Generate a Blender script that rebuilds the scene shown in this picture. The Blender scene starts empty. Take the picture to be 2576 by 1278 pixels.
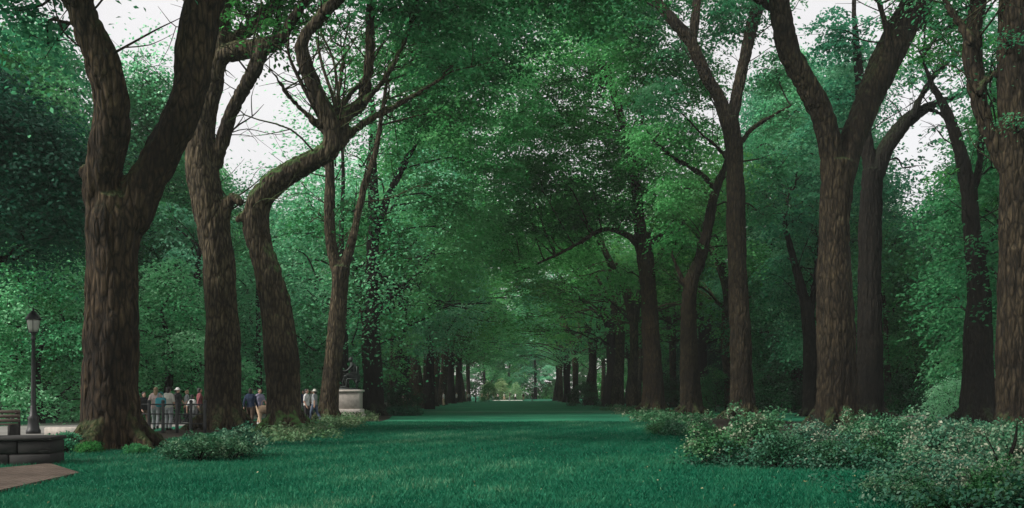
import bpy, math, random
import numpy as np
from mathutils import Vector, Matrix

random.seed(7)
rng = np.random.default_rng(11)
scene = bpy.context.scene
col = scene.collection

# ------------------------------------------------------------------ camera model
HAZE = .00042
F, H, CX, HY = 2300.0, 1.4, 1287.5, 992.0       # focal length, eye height, optical axis (in units of a 2575 wide frame)
def P(X, Y, d):
    return np.array([(X - CX) / F * d, d, H - (Y - HY) / F * d])
def G(Y):
    return H * F / (Y - HY)

# ------------------------------------------------------------------ tagging
def tag(o, label=None, cat=None, group=None, kind=None):
    if label: o['label'] = label
    if cat: o['category'] = cat
    if group: o['group'] = group
    if kind: o['kind'] = kind
    return o
def empty(name, loc=(0, 0, 0), rz=0.0):
    o = bpy.data.objects.new(name, None)
    o.empty_display_size = 0.3
    o.location = loc; o.rotation_euler = (0, 0, rz)
    col.objects.link(o)
    return o
def link(name, me, mat=None, parent=None, smooth=True):
    o = bpy.data.objects.new(name, me)
    if mat is not None and len(me.materials) == 0:
        me.materials.append(mat)
    col.objects.link(o)
    if parent is not None: o.parent = parent
    if smooth:
        me.polygons.foreach_set('use_smooth', np.ones(len(me.polygons), dtype=bool))
    return o
def copy_tree(o, parent=None):
    c = o.copy(); col.objects.link(c)
    if parent is not None: c.parent = parent
    for ch in list(o.children): copy_tree(ch, c)
    return c

# ------------------------------------------------------------------ mesh helpers
def mesh_np(name, V, Q=None, T=None, attr=None):
    me = bpy.data.meshes.new(name)
    V = np.asarray(V, dtype=np.float32)
    Q = np.zeros((0, 4), np.int32) if Q is None or len(Q) == 0 else np.asarray(Q, np.int32)
    T = np.zeros((0, 3), np.int32) if T is None or len(T) == 0 else np.asarray(T, np.int32)
    me.vertices.add(len(V)); me.vertices.foreach_set('co', V.ravel())
    me.loops.add(Q.size + T.size)
    me.loops.foreach_set('vertex_index', np.concatenate([Q.ravel(), T.ravel()]).astype(np.int32))
    me.polygons.add(len(Q) + len(T))
    st = np.concatenate([np.arange(len(Q)) * 4, Q.size + np.arange(len(T)) * 3]).astype(np.int32)
    me.polygons.foreach_set('loop_start', st)
    me.update(calc_edges=True); me.validate()
    if attr is not None:
        a = me.attributes.new('tint', 'FLOAT', 'POINT')
        a.data.foreach_set('value', np.asarray(attr, np.float32))
    return me

class MB:
    """collects tubes, boxes, ellipsoids and lathes into one mesh"""
    def __init__(s): s.V = []; s.Q = []; s.T = []; s.n = 0
    def add(s, V, Q=None, T=None):
        V = np.asarray(V, float)
        if Q is not None and len(Q): s.Q.append(np.asarray(Q) + s.n)
        if T is not None and len(T): s.T.append(np.asarray(T) + s.n)
        s.V.append(V); s.n += len(V)
    def tube(s, pts, rad, sides=8, sub=4, lump=0.0, seed=0):
        V, Q, T = tube(pts, rad, sides, sub, lump, seed); s.add(V, Q, T)
    def box(s, c, h, rz=0.0, bev=0.0):
        cx, cy, cz = c; hx, hy, hz = h
        b = min(bev, hx * .9, hy * .9, hz * .9)
        ring = []
        if b > 0:
            prof = [(-hz, -b), (-hz + b, 0), (hz - b, 0), (hz, -b)]
        else:
            prof = [(-hz, 0), (hz, 0)]
        V = []
        for z, o in prof:
            ax, ay = hx + o, hy + o
            if b > 0:
                pl = [(-ax + b, -ay), (ax - b, -ay), (ax, -ay + b), (ax, ay - b), (ax - b, ay), (-ax + b, ay), (-ax, ay - b), (-ax, -ay + b)]
            else:
                pl = [(-ax, -ay), (ax, -ay), (ax, ay), (-ax, ay)]
            for x, y in pl:
                V.append((cx + x * math.cos(rz) - y * math.sin(rz), cy + x * math.sin(rz) + y * math.cos(rz), cz + z))
        m = len(pl); k = len(prof); Q = []; T = []
        for i in range(k - 1):
            for j in range(m):
                Q.append((i * m + j, i * m + (j + 1) % m, (i + 1) * m + (j + 1) % m, (i + 1) * m + j))
        for j in range(1, m - 1):
            T.append((0, j + 1, j)); o = (k - 1) * m; T.append((o, o + j, o + j + 1))
        s.add(V, Q, T)
    def ell(s, c, r, nu=12, nv=8, rot=None):
        V = []; Q = []; T = []
        V.append((0, 0, -1.))
        for i in range(1, nv):
            a = math.pi * i / nv - math.pi / 2
            for j in range(nu):
                t = 2 * math.pi * j / nu
                V.append((math.cos(a) * math.cos(t), math.cos(a) * math.sin(t), math.sin(a)))
        V.append((0, 0, 1.))
        for i in range(nv - 2):
            for j in range(nu):
                Q.append((1 + i * nu + j, 1 + i * nu + (j + 1) % nu, 1 + (i + 1) * nu + (j + 1) % nu, 1 + (i + 1) * nu + j))
        L = len(V) - 1
        for j in range(nu):
            T.append((0, 1 + (j + 1) % nu, 1 + j)); o = 1 + (nv - 2) * nu
            T.append((L, o + j, o + (j + 1) % nu))
        V = np.array(V) * np.array(r)
        if rot is not None: V = V @ np.array(Matrix.Rotation(rot[0], 3, rot[1])).T
        s.add(V + np.array(c), Q, T)
    def lathe(s, prof, c=(0, 0, 0), sides=16):
        V = []; Q = []
        for r, z in prof:
            for j in range(sides):
                t = 2 * math.pi * j / sides
                V.append((c[0] + r * math.cos(t), c[1] + r * math.sin(t), c[2] + z))
        for i in range(len(prof) - 1):
            for j in range(sides):
                Q.append((i * sides + j, i * sides + (j + 1) % sides, (i + 1) * sides + (j + 1) % sides, (i + 1) * sides + j))
        s.add(V, Q)
    def mesh(s, name):
        return mesh_np(name, np.concatenate(s.V), np.concatenate(s.Q) if s.Q else None, np.concatenate(s.T) if s.T else None)
    def build(s, name, mat, parent=None, smooth=True):
        return link(name, s.mesh(name), mat, parent, smooth)

def catmull(pts, rad, sub):
    pts = np.asarray(pts, float); rad = np.asarray(rad, float)
    if sub <= 1 or len(pts) < 3: return pts, rad
    p = np.vstack([2 * pts[0] - pts[1], pts, 2 * pts[-1] - pts[-2]])
    out = []; ro = []
    for i in range(1, len(p) - 2):
        for k in range(sub):
            t = k / sub
            a, b, c, d = p[i - 1], p[i], p[i + 1], p[i + 2]
            out.append(.5 * (2 * b + (c - a) * t + (2 * a - 5 * b + 4 * c - d) * t * t + (3 * b - a - 3 * c + d) * t ** 3))
            ro.append(rad[i - 1] * (1 - t) + rad[i] * t)
    out.append(pts[-1]); ro.append(rad[-1])
    return np.array(out), np.array(ro)

def tube(pts, rad, sides=8, sub=4, lump=0.0, seed=0):
    p, r = catmull(pts, rad, sub)
    n = len(p)
    tan = np.gradient(p, axis=0); tan /= np.linalg.norm(tan, axis=1)[:, None] + 1e-9
    u = np.cross(tan[0], [0, 0, 1.0])
    if np.linalg.norm(u) < .2: u = np.cross(tan[0], [0, 1.0, 0])
    u /= np.linalg.norm(u)
    ang = np.linspace(0, 2 * np.pi, sides, endpoint=False)
    V = np.zeros((n, sides, 3)); lr = np.random.default_rng(seed)
    ph = lr.random(4) * 6.28
    for i in range(n):
        u = u - tan[i] * np.dot(u, tan[i]); u /= np.linalg.norm(u) + 1e-9
        w = np.cross(tan[i], u)
        rr = np.full(sides, r[i])
        if lump:
            rr = rr * (1 + lump * (np.sin(2 * ang + ph[0] + i * .21) + .7 * np.sin(3 * ang + ph[1] - i * .17) + .6 * np.sin(i * .55 + ph[2])))
        V[i] = p[i] + rr[:, None] * (np.cos(ang)[:, None] * u + np.sin(ang)[:, None] * w)
    V = V.reshape(-1, 3); V = np.vstack([V, p[0] - tan[0] * r[0] * .3, p[-1] + tan[-1] * r[-1] * .5])
    i, j = np.meshgrid(np.arange(n - 1), np.arange(sides), indexing='ij'); i = i.ravel(); j = j.ravel(); j2 = (j + 1) % sides
    Q = np.stack([i * sides + j, i * sides + j2, (i + 1) * sides + j2, (i + 1) * sides + j], 1)
    jj = np.arange(sides); a = n * sides
    T = np.vstack([np.stack([np.full(sides, a), (jj + 1) % sides, jj], 1),
                   np.stack([np.full(sides, a + 1), (n - 1) * sides + jj, (n - 1) * sides + (jj + 1) % sides], 1)])
    return V, Q, T

def vnoise(p, seed=0):
    p = np.asarray(p, float); i = np.floor(p).astype(np.int64); f = p - i; f = f * f * (3 - 2 * f)
    def hsh(x, y, z):
        h = (x * 374761393 + y * 668265263 + z * 2147483647 + seed * 974711) & 0xffffffff
        h = ((h ^ (h >> 13)) * 1274126177) & 0xffffffff
        return ((h ^ (h >> 16)) & 0xffff) / 65535.0
    r = 0
    for dx in (0, 1):
        for dy in (0, 1):
            for dz in (0, 1):
                w_ = (f[:, 0] if dx else 1 - f[:, 0]) * (f[:, 1] if dy else 1 - f[:, 1]) * (f[:, 2] if dz else 1 - f[:, 2])
                r = r + w_ * hsh(i[:, 0] + dx, i[:, 1] + dy, i[:, 2] + dz)
    return r

def remesh(me, voxel, smooth_it=2):
    """fuse overlapping closed shells of a mesh into one continuous skin"""
    o = bpy.data.objects.new('tmp', me); col.objects.link(o)
    m = o.modifiers.new('r', 'REMESH'); m.mode = 'VOXEL'; m.voxel_size = voxel; m.use_smooth_shade = True
    if smooth_it:
        sm = o.modifiers.new('s', 'SMOOTH'); sm.factor = .5; sm.iterations = smooth_it
    dg = bpy.context.evaluated_depsgraph_get(); dg.update()
    out = bpy.data.meshes.new_from_object(o.evaluated_get(dg))
    bpy.data.objects.remove(o)
    return out

# ------------------------------------------------------------------ materials
def new_mat(name):
    m = bpy.data.materials.new(name); m.use_nodes = True
    nt = m.node_tree; nt.nodes.clear()
    out = nt.nodes.new('ShaderNodeOutputMaterial')
    return m, nt, out
def nd(nt, t, **kw):
    n = nt.nodes.new(t)
    for k, v in kw.items(): setattr(n, k, v)
    return n
def ramp(nt, stops, interp='LINEAR'):
    r = nt.nodes.new('ShaderNodeValToRGB'); cr = r.color_ramp; cr.interpolation = interp
    while len(cr.elements) > 1: cr.elements.remove(cr.elements[0])
    cr.elements[0].position = stops[0][0]; cr.elements[0].color = (*stops[0][1], 1)
    for p, c in stops[1:]:
        e = cr.elements.new(p); e.color = (*c, 1)
    return r

def leaf_mat(name, stops, trans=.35, vary=.25, hue=.05, spec=.25):
    m, nt, out = new_mat(name); L = nt.links.new
    at = nd(nt, 'ShaderNodeAttribute', attribute_name='tint')
    oi = nd(nt, 'ShaderNodeObjectInfo')
    a = nd(nt, 'ShaderNodeMath', operation='MULTIPLY_ADD'); a.inputs[1].default_value = vary; 
    sub = nd(nt, 'ShaderNodeMath', operation='SUBTRACT'); sub.inputs[1].default_value = .5
    L(oi.outputs['Random'], sub.inputs[0]); L(sub.outputs[0], a.inputs[0]); L(at.outputs['Fac'], a.inputs[2])
    r = ramp(nt, stops); L(a.outputs[0], r.inputs[0])
    p = nd(nt, 'ShaderNodeBsdfPrincipled'); p.inputs['Roughness'].default_value = .55
    p.inputs['Specular IOR Level'].default_value = spec
    hsv = nd(nt, 'ShaderNodeHueSaturation'); L(r.outputs[0], hsv.inputs['Color'])
    hr = nd(nt, 'ShaderNodeMapRange'); hr.inputs[3].default_value = .5 - hue; hr.inputs[4].default_value = .5 + hue * .45
    L(oi.outputs['Random'], hr.inputs[0]); L(hr.outputs[0], hsv.inputs['Hue'])
    L(hsv.outputs[0], p.inputs['Base Color'])
    t = nd(nt, 'ShaderNodeBsdfTranslucent'); L(hsv.outputs[0], t.inputs[0])
    mx = nd(nt, 'ShaderNodeMixShader'); mx.inputs[0].default_value = trans
    L(p.outputs[0], mx.inputs[1]); L(t.outputs[0], mx.inputs[2]); L(mx.outputs[0], out.inputs[0])
    return m

def bark_mat(name, dark, mid, light, moss=.0, scale=1.0):
    m, nt, out = new_mat(name); L = nt.links.new
    tc = nd(nt, 'ShaderNodeTexCoord')
    mp = nd(nt, 'ShaderNodeMapping'); mp.inputs['Scale'].default_value = (6 * scale, 6 * scale, 1.7 * scale)
    L(tc.outputs['Object'], mp.inputs[0])
    n1 = nd(nt, 'ShaderNodeTexNoise'); n1.inputs['Scale'].default_value = 1.6; n1.inputs['Detail'].default_value = 6; n1.inputs['Roughness'].default_value = .65
    n1.inputs['Distortion'].default_value = .6
    L(mp.outputs[0], n1.inputs['Vector'])
    n2 = nd(nt, 'ShaderNodeTexNoise'); n2.inputs['Scale'].default_value = .55; n2.inputs['Detail'].default_value = 4
    L(tc.outputs['Object'], n2.inputs['Vector'])
    r = ramp(nt, [(.28, dark), (.5, mid), (.78, tuple(.8 * c for c in light))]); L(n1.outputs['Fac'], r.inputs[0])
    # furrows between bark plates and broad patches of darker, wetter bark
    mp2 = nd(nt, 'ShaderNodeMapping'); mp2.inputs['Scale'].default_value = (9 * scale, 9 * scale, 2.2 * scale); L(tc.outputs['Object'], mp2.inputs[0])
    wv = nd(nt, 'ShaderNodeMix', data_type='RGBA'); wv.inputs[0].default_value = .25; L(mp2.outputs[0], wv.inputs[6]); L(n1.outputs['Color'], wv.inputs[7])
    vo = nd(nt, 'ShaderNodeTexVoronoi', feature='DISTANCE_TO_EDGE'); vo.inputs['Scale'].default_value = 1.1; L(wv.outputs[2], vo.inputs['Vector'])
    rv = ramp(nt, [(0, (.22, .21, .20)), (.2, (1, 1, 1))]); L(vo.outputs['Distance'], rv.inputs[0])
    r2 = ramp(nt, [(.36, (.55, .52, .5)), (.64, (1.35, 1.3, 1.22))]); L(n2.outputs['Fac'], r2.inputs[0])
    m0 = nd(nt, 'ShaderNodeMix', data_type='RGBA', blend_type='MULTIPLY'); m0.inputs[0].default_value = 1
    L(r.outputs[0], m0.inputs[6]); L(rv.outputs[0], m0.inputs[7]); r_out = m0.outputs[2]
    mul = nd(nt, 'ShaderNodeMix', data_type='RGBA', blend_type='MULTIPLY'); mul.inputs[0].default_value = 1
    L(r_out, mul.inputs[6]); L(r2.outputs[0], mul.inputs[7])
    base = mul.outputs[2]
    if moss > 0:
        g = nd(nt, 'ShaderNodeNewGeometry'); sx = nd(nt, 'ShaderNodeSeparateXYZ'); L(g.outputs['Normal'], sx.inputs[0])
        ad = nd(nt, 'ShaderNodeMath', operation='MULTIPLY_ADD'); ad.inputs[1].default_value = .6; L(n2.outputs['Fac'], ad.inputs[0]); L(sx.outputs['Z'], ad.inputs[2])
        mr = nd(nt, 'ShaderNodeMapRange'); mr.inputs[1].default_value = .55; mr.inputs[2].default_value = 1.0; mr.inputs[4].default_value = moss
        L(ad.outputs[0], mr.inputs[0])
        mm = nd(nt, 'ShaderNodeMix', data_type='RGBA'); L(mr.outputs[0], mm.inputs[0]); L(base, mm.inputs[6]); mm.inputs[7].default_value = (.05, .12, .03, 1)
        base = mm.outputs[2]
    p = nd(nt, 'ShaderNodeBsdfPrincipled'); p.inputs['Roughness'].default_value = .9; p.inputs['Specular IOR Level'].default_value = .2
    L(base, p.inputs['Base Color'])
    b = nd(nt, 'ShaderNodeBump'); b.inputs['Strength'].default_value = 1.0; b.inputs['Distance'].default_value = .07
    hs = nd(nt, 'ShaderNodeMath', operation='MULTIPLY_ADD'); hs.inputs[1].default_value = 1.6; L(vo.outputs['Distance'], hs.inputs[0]); L(n1.outputs['Fac'], hs.inputs[2]); L(hs.outputs[0], b.inputs['Height']); L(b.outputs[0], p.inputs['Normal'])
    L(p.outputs[0], out.inputs[0])
    return m

def plain(name, c, rough=.7, var=.15, nscale=6.0, metal=0.0, bump=0.0):
    m, nt, out = new_mat(name); L = nt.links.new
    tc = nd(nt, 'ShaderNodeTexCoord'); n = nd(nt, 'ShaderNodeTexNoise'); n.inputs['Scale'].default_value = nscale; n.inputs['Detail'].default_value = 5
    L(tc.outputs['Object'], n.inputs['Vector'])
    r = ramp(nt, [(.3, tuple(x * (1 - var) for x in c)), (.7, tuple(min(1, x * (1 + var)) for x in c))]); L(n.outputs['Fac'], r.inputs[0])
    p = nd(nt, 'ShaderNodeBsdfPrincipled'); p.inputs['Roughness'].default_value = rough; p.inputs['Metallic'].default_value = metal
    L(r.outputs[0], p.inputs['Base Color'])
    if bump:
        b = nd(nt, 'ShaderNodeBump'); b.inputs['Strength'].default_value = bump; b.inputs['Distance'].default_value = .02
        L(n.outputs['Fac'], b.inputs['Height']); L(b.outputs[0], p.inputs['Normal'])
    L(p.outputs[0], out.inputs[0])
    return m

def ground_mat(name, stops, s1, s2, rough=.95, bump=.5, bscale=40):
    m, nt, out = new_mat(name); L = nt.links.new
    g = nd(nt, 'ShaderNodeNewGeometry')
    a = nd(nt, 'ShaderNodeTexNoise'); a.inputs['Scale'].default_value = s1; a.inputs['Detail'].default_value = 5; L(g.outputs['Position'], a.inputs['Vector'])
    b = nd(nt, 'ShaderNodeTexNoise'); b.inputs['Scale'].default_value = s2; b.inputs['Detail'].default_value = 6; b.inputs['Roughness'].default_value = .7; L(g.outputs['Position'], b.inputs['Vector'])
    mx = nd(nt, 'ShaderNodeMath', operation='MULTIPLY_ADD'); mx.inputs[1].default_value = .5; L(a.outputs['Fac'], mx.inputs[0])
    h = nd(nt, 'ShaderNodeMath', operation='MULTIPLY'); h.inputs[1].default_value = .5; L(b.outputs['Fac'], h.inputs[0]); L(h.outputs[0], mx.inputs[2])
    r = ramp(nt, stops); L(mx.outputs[0], r.inputs[0])
    p = nd(nt, 'ShaderNodeBsdfPrincipled'); p.inputs['Roughness'].default_value = rough; p.inputs['Specular IOR Level'].default_value = .15
    L(r.outputs[0], p.inputs['Base Color'])
    c = nd(nt, 'ShaderNodeTexNoise'); c.inputs['Scale'].default_value = bscale; c.inputs['Detail'].default_value = 3; L(g.outputs['Position'], c.inputs['Vector'])
    bp = nd(nt, 'ShaderNodeBump'); bp.inputs['Strength'].default_value = bump; bp.inputs['Distance'].default_value = .04
    L(c.outputs['Fac'], bp.inputs['Height']); L(bp.outputs[0], p.inputs['Normal'])
    L(p.outputs[0], out.inputs[0])
    return m

M = {}
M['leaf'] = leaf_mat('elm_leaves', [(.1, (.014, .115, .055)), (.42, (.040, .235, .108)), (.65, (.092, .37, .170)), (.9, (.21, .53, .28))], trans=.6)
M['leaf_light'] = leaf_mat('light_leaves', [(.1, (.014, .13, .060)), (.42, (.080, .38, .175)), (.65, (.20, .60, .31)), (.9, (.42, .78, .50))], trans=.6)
M['leaf_sun_tone'] = leaf_mat('sun_toned_leaves', [(0, (.20, .52, .26)), (.5, (.36, .74, .42)), (1, (.58, .88, .62))], trans=.6)  # sunlight painted into the leaf colour of a shaded bush
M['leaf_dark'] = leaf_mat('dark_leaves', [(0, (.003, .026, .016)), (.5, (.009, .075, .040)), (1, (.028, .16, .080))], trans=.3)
M['leaf_olive'] = leaf_mat('olive_leaves', [(.1, (.025, .16, .055)), (.42, (.085, .38, .145)), (.65, (.16, .52, .22)), (.9, (.29, .64, .33))], trans=.6)
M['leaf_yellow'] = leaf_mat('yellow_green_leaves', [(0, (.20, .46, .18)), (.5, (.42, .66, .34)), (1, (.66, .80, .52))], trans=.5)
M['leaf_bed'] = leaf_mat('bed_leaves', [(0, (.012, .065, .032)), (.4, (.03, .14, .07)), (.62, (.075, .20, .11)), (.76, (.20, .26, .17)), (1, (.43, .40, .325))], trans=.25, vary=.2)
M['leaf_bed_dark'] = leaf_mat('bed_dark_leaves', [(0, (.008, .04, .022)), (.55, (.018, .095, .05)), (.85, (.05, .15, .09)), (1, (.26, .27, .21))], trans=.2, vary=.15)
M['leaf_left'] = leaf_mat('left_shrub_leaves', [(0, (.010, .055, .030)), (.5, (.030, .13, .068)), (.8, (.10, .22, .12)), (1, (.24, .32, .20))], trans=.3)
M['leaf_cover'] = leaf_mat('cover_leaves', [(0, (.03, .11, .045)), (.5, (.085, .19, .085)), (1, (.24, .29, .16))], trans=.3)
M['bark'] = bark_mat('elm_bark', (.006, .0048, .0032), (.030, .0235, .0140), (.105, .083, .051), moss=.25)
M['bark_pale'] = bark_mat('pale_elm_bark', (.012, .0095, .0062), (.068, .0545, .034), (.200, .163, .106), moss=.3)
M['bark_moss'] = bark_mat('mossy_elm_bark', (.010, .008, .0052), (.056, .045, .028), (.175, .142, .092), moss=.9)
M['bark_dark'] = bark_mat('dark_bark', (.003, .0028, .0022), (.010, .0085, .0062), (.026, .0215, .0155), moss=.1)
M['bark_red'] = bark_mat('reddish_bark', (.007, .005, .0034), (.038, .0265, .0150), (.125, .088, .052), moss=.25)
M['lawn'] = ground_mat('lawn_turf', [(.32, (.005, .082, .046)), (.5, (.014, .148, .078)), (.68, (.042, .22, .115))], .28, 3.5)
M['blade'] = leaf_mat('grass_blades', [(0, (.002, .056, .031)), (.5, (.009, .114, .062)), (.85, (.032, .18, .095)), (1, (.16, .30, .18))], trans=.35, vary=0, hue=0, spec=.06)
M['soil'] = ground_mat('bed_soil', [(.35, (.010, .009, .007)), (.65, (.035, .028, .020))], .8, 9)
M['asphalt'] = ground_mat('path_asphalt', [(.35, (.17, .165, .155)), (.65, (.26, .25, .235))], .5, 12, bump=.2)
M['brickpath'] = ground_mat('brick_paving', [(.35, (.065, .048, .038)), (.65, (.15, .115, .095))], 1.2, 9, bump=.3)
def add_joints(m, sx):
    nt = m.node_tree; L = nt.links.new
    p = next(n for n in nt.nodes if n.type == 'BSDF_PRINCIPLED'); src = p.inputs['Base Color'].links[0].from_socket
    g = nd(nt, 'ShaderNodeNewGeometry'); b = nd(nt, 'ShaderNodeTexBrick'); b.inputs['Scale'].default_value = sx; b.inputs['Mortar Size'].default_value = .025
    b.inputs['Color1'].default_value = (1, 1, 1, 1); b.inputs['Color2'].default_value = (.72, .70, .68, 1); b.inputs['Mortar'].default_value = (.30, .32, .26, 1)
    L(g.outputs['Position'], b.inputs['Vector'])
    mx_ = nd(nt, 'ShaderNodeMix', data_type='RGBA', blend_type='MULTIPLY'); mx_.inputs[0].default_value = 1
    L(src, mx_.inputs[6]); L(b.outputs['Color'], mx_.inputs[7]); L(mx_.outputs[2], p.inputs['Base Color'])
add_joints(M['brickpath'], 2.2)
M['palepath'] = ground_mat('pale_gravel', [(.35, (.055, .15, .095)), (.65, (.095, .21, .135))], .5, 6, bump=.2)
M['plaza'] = ground_mat('pale_paving', [(.35, (.50, .48, .42)), (.65, (.68, .66, .58))], .5, 6, bump=.1)
M['iron'] = plain('black_iron', (.012, .013, .014), .5, .2, 12)
M['stone_dark'] = plain('dark_stone', (.009, .008, .0075), .85, .35, 5, bump=.6)
M['stone'] = plain('granite', (.40, .36, .32), .8, .2, 7, bump=.4)
M['stone_pale'] = plain('pale_granite', (.55, .50, .45), .8, .2, 7, bump=.3)
M['bronze'] = plain('dark_bronze', (.035, .042, .040), .45, .4, 9, metal=.6, bump=.2)
M['lampglass'] = plain('frosted_glass', (.42, .41, .37), .3, .06, 3)
M['white'] = plain('white_paint', (.75, .76, .74), .4, .05, 4)
M['glass'] = plain('dark_glass', (.02, .025, .028), .12, .1, 2)
M['rubber'] = plain('rubber', (.02, .02, .02), .8, .1, 5)
M['bench'] = plain('brown_timber', (.055, .036, .026), .7, .3, 12, bump=.3)
M['skin'] = plain('skin', (.42, .25, .18), .55, .06, 8)
M['skin_dark'] = plain('dark_skin', (.10, .055, .036), .5, .06, 8)
M['hair'] = plain('dark_hair', (.012, .009, .008), .6, .2, 20)
M['hair_fair'] = plain('fair_hair', (.22, .15, .08), .6, .2, 20)
def cloth(n, c): M[n] = plain(n, c, .9, .12, 9, bump=.15)
for n, c in (('cloth_pink', (.40, .30, .285)), ('cloth_cream', (.42, .41, .36)), ('cloth_white', (.50, .50, .49)), ('cloth_black', (.012, .012, .014)),
             ('cloth_maroon', (.14, .035, .04)), ('cloth_navy', (.012, .028, .065)), ('cloth_mauve', (.20, .19, .27)), ('cloth_grey', (.22, .23, .24)),
             ('cloth_teal', (.03, .22, .26)), ('cloth_tan', (.42, .30, .20)), ('cloth_denim', (.06, .085, .13)), ('cloth_brown', (.07, .045, .03))):
    cloth(n, c)

# ------------------------------------------------------------------ foliage
def leaf_cards(C, Nrm, Az, L, W):
    """one rhombic leaf per row, slightly folded along its midrib"""
    n = len(C)
    up = Nrm / (np.linalg.norm(Nrm, axis=1)[:, None] + 1e-9)
    a = Az - up * np.sum(Az * up, 1)[:, None]; a /= np.linalg.norm(a, axis=1)[:, None] + 1e-9
    b = np.cross(up, a)
    L = L[:, None]; W = W[:, None]
    v0 = C - a * L * .5
    v1 = C + b * W * .5 + up * W * .12 - a * L * .05
    v2 = C + a * L * .5 - up * L * .08
    v3 = C - b * W * .5 + up * W * .12 - a * L * .05
    V = np.stack([v0, v1, v2, v3], 1).reshape(-1, 3)
    Q = np.arange(4 * n).reshape(-1, 4)
    return V, Q

def foliage(blobs, leaf=.26, cover=2.0, seed=1, spread=.52, flat=.085, per=40, tilt=.75, tbias=0.0, shell=.45, squash=.8):
    """blobs: (centre, radius, density). Leaves sit in flat sprays spread through each blob."""
    r = np.random.default_rng(seed)
    Cs, Ns, As, Ls, Ts = [], [], [], [], []
    for c, R, dens in blobs:
        c = np.asarray(c, float); R3 = np.array([R, R, R * squash])
        n = int(cover * dens * math.pi * R * R * squash / (.165 * leaf * leaf))
        k = max(3, n // per)
        d = r.normal(size=(k, 3)); d /= np.linalg.norm(d, axis=1)[:, None]
        rr = r.random(k) ** shell
        sc = c + d * rr[:, None] * R3 * (0.85 + .3 * r.random(k))[:, None]
        sp = spread * (0.6 + .8 * r.random(k))
        ct = r.random(k); bt = r.random()
        idx = np.repeat(np.arange(k), per)
        m = len(idx)
        off = np.clip(r.normal(size=(m, 3)), -1.7, 1.7) * np.stack([sp[idx], sp[idx], np.full(m, flat)], 1)
        rad = np.sqrt(off[:, 0] ** 2 + off[:, 1] ** 2)
        off[:, 2] -= .28 * rad ** 2 / (spread + .01)
        # each spray leans outwards a little
        off[:, 2] += -.18 * np.sum(off[:, :2] * d[idx][:, :2], 1)
        pos = sc[idx] + off
        nr = np.stack([r.normal(size=m) * tilt, r.normal(size=m) * tilt, np.ones(m)], 1)
        nr[:, :2] += d[idx][:, :2] * .35
        az = np.stack([off[:, 0] + r.normal(size=m) * .3, off[:, 1] + r.normal(size=m) * .3, -.2 + r.normal(size=m) * .2], 1)
        Cs.append(pos); Ns.append(nr); As.append(az)
        Ls.append(leaf * (.7 + .6 * r.random(m)))
        Ts.append(np.clip(bt * .44 + .32 * ct[idx] + .24 * r.random(m) + tbias, 0, 1))
    C = np.concatenate(Cs); L = np.concatenate(Ls); t = np.concatenate(Ts)
    V, Q = leaf_cards(C, np.concatenate(Ns), np.concatenate(As), L, L * .58)
    return V, Q, np.repeat(t, 4)

def foliage_mesh(name, blobs, **kw):
    V, Q, t = foliage(blobs, **kw)
    return mesh_np(name, V, Q, None, t)

# ------------------------------------------------------------------ trees
def twig_paths(mb, nodes, blobs, seed, r0=.07, subs=6):
    """boughs from the nearest limb to the middle of each leaf mass, with a few twigs in it"""
    r = np.random.default_rng(seed)
    N = np.array([n[0] for n in nodes]); NR = np.array([n[1] for n in nodes])
    for c, R, dens in blobs:
        c = np.asarray(c, float)
        dv = c - N; dist = np.linalg.norm(dv, axis=1) + np.where(dv[:, 2] < 0, 2.0 * -dv[:, 2], 0)
        k = int(np.argmin(dist)); a = N[k]
        ra = min(NR[k] * .7, r0)
        mid = (a + c) / 2 + np.array([r.normal() * .25, r.normal() * .25, .12 * np.linalg.norm(c - a)])
        q1 = a * .75 + mid * .25 + r.normal(size=3) * .12
        q2 = mid * .5 + c * .5 + r.normal(size=3) * .2
        path = [a, q1, mid, q2, c]
        mb.tube(path, [ra, ra * .85, ra * .7, ra * .5, ra * .3], 6, 3)
        for s in range(subs):
            st = path[2 + (s % 3)]
            e = c + r.normal(size=3) * np.array([.6, .6, .4]) * R
            m2 = (st + e) / 2 + r.normal(size=3) * .18 + np.array([0, 0, .1 * R])
            mb.tube([st, m2, e], [ra * .35, ra * .22, .008], 4, 2)

def px_path(pts, d, dd=0.0):
    n = len(pts); out = []; rad = []
    for i, (X, Y, w) in enumerate(pts):
        dep = d + dd * i / max(1, n - 1)
        out.append(P(X, Y, dep)); rad.append(w / 2 / F * dep)
    return np.array(out), np.array(rad)

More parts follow.
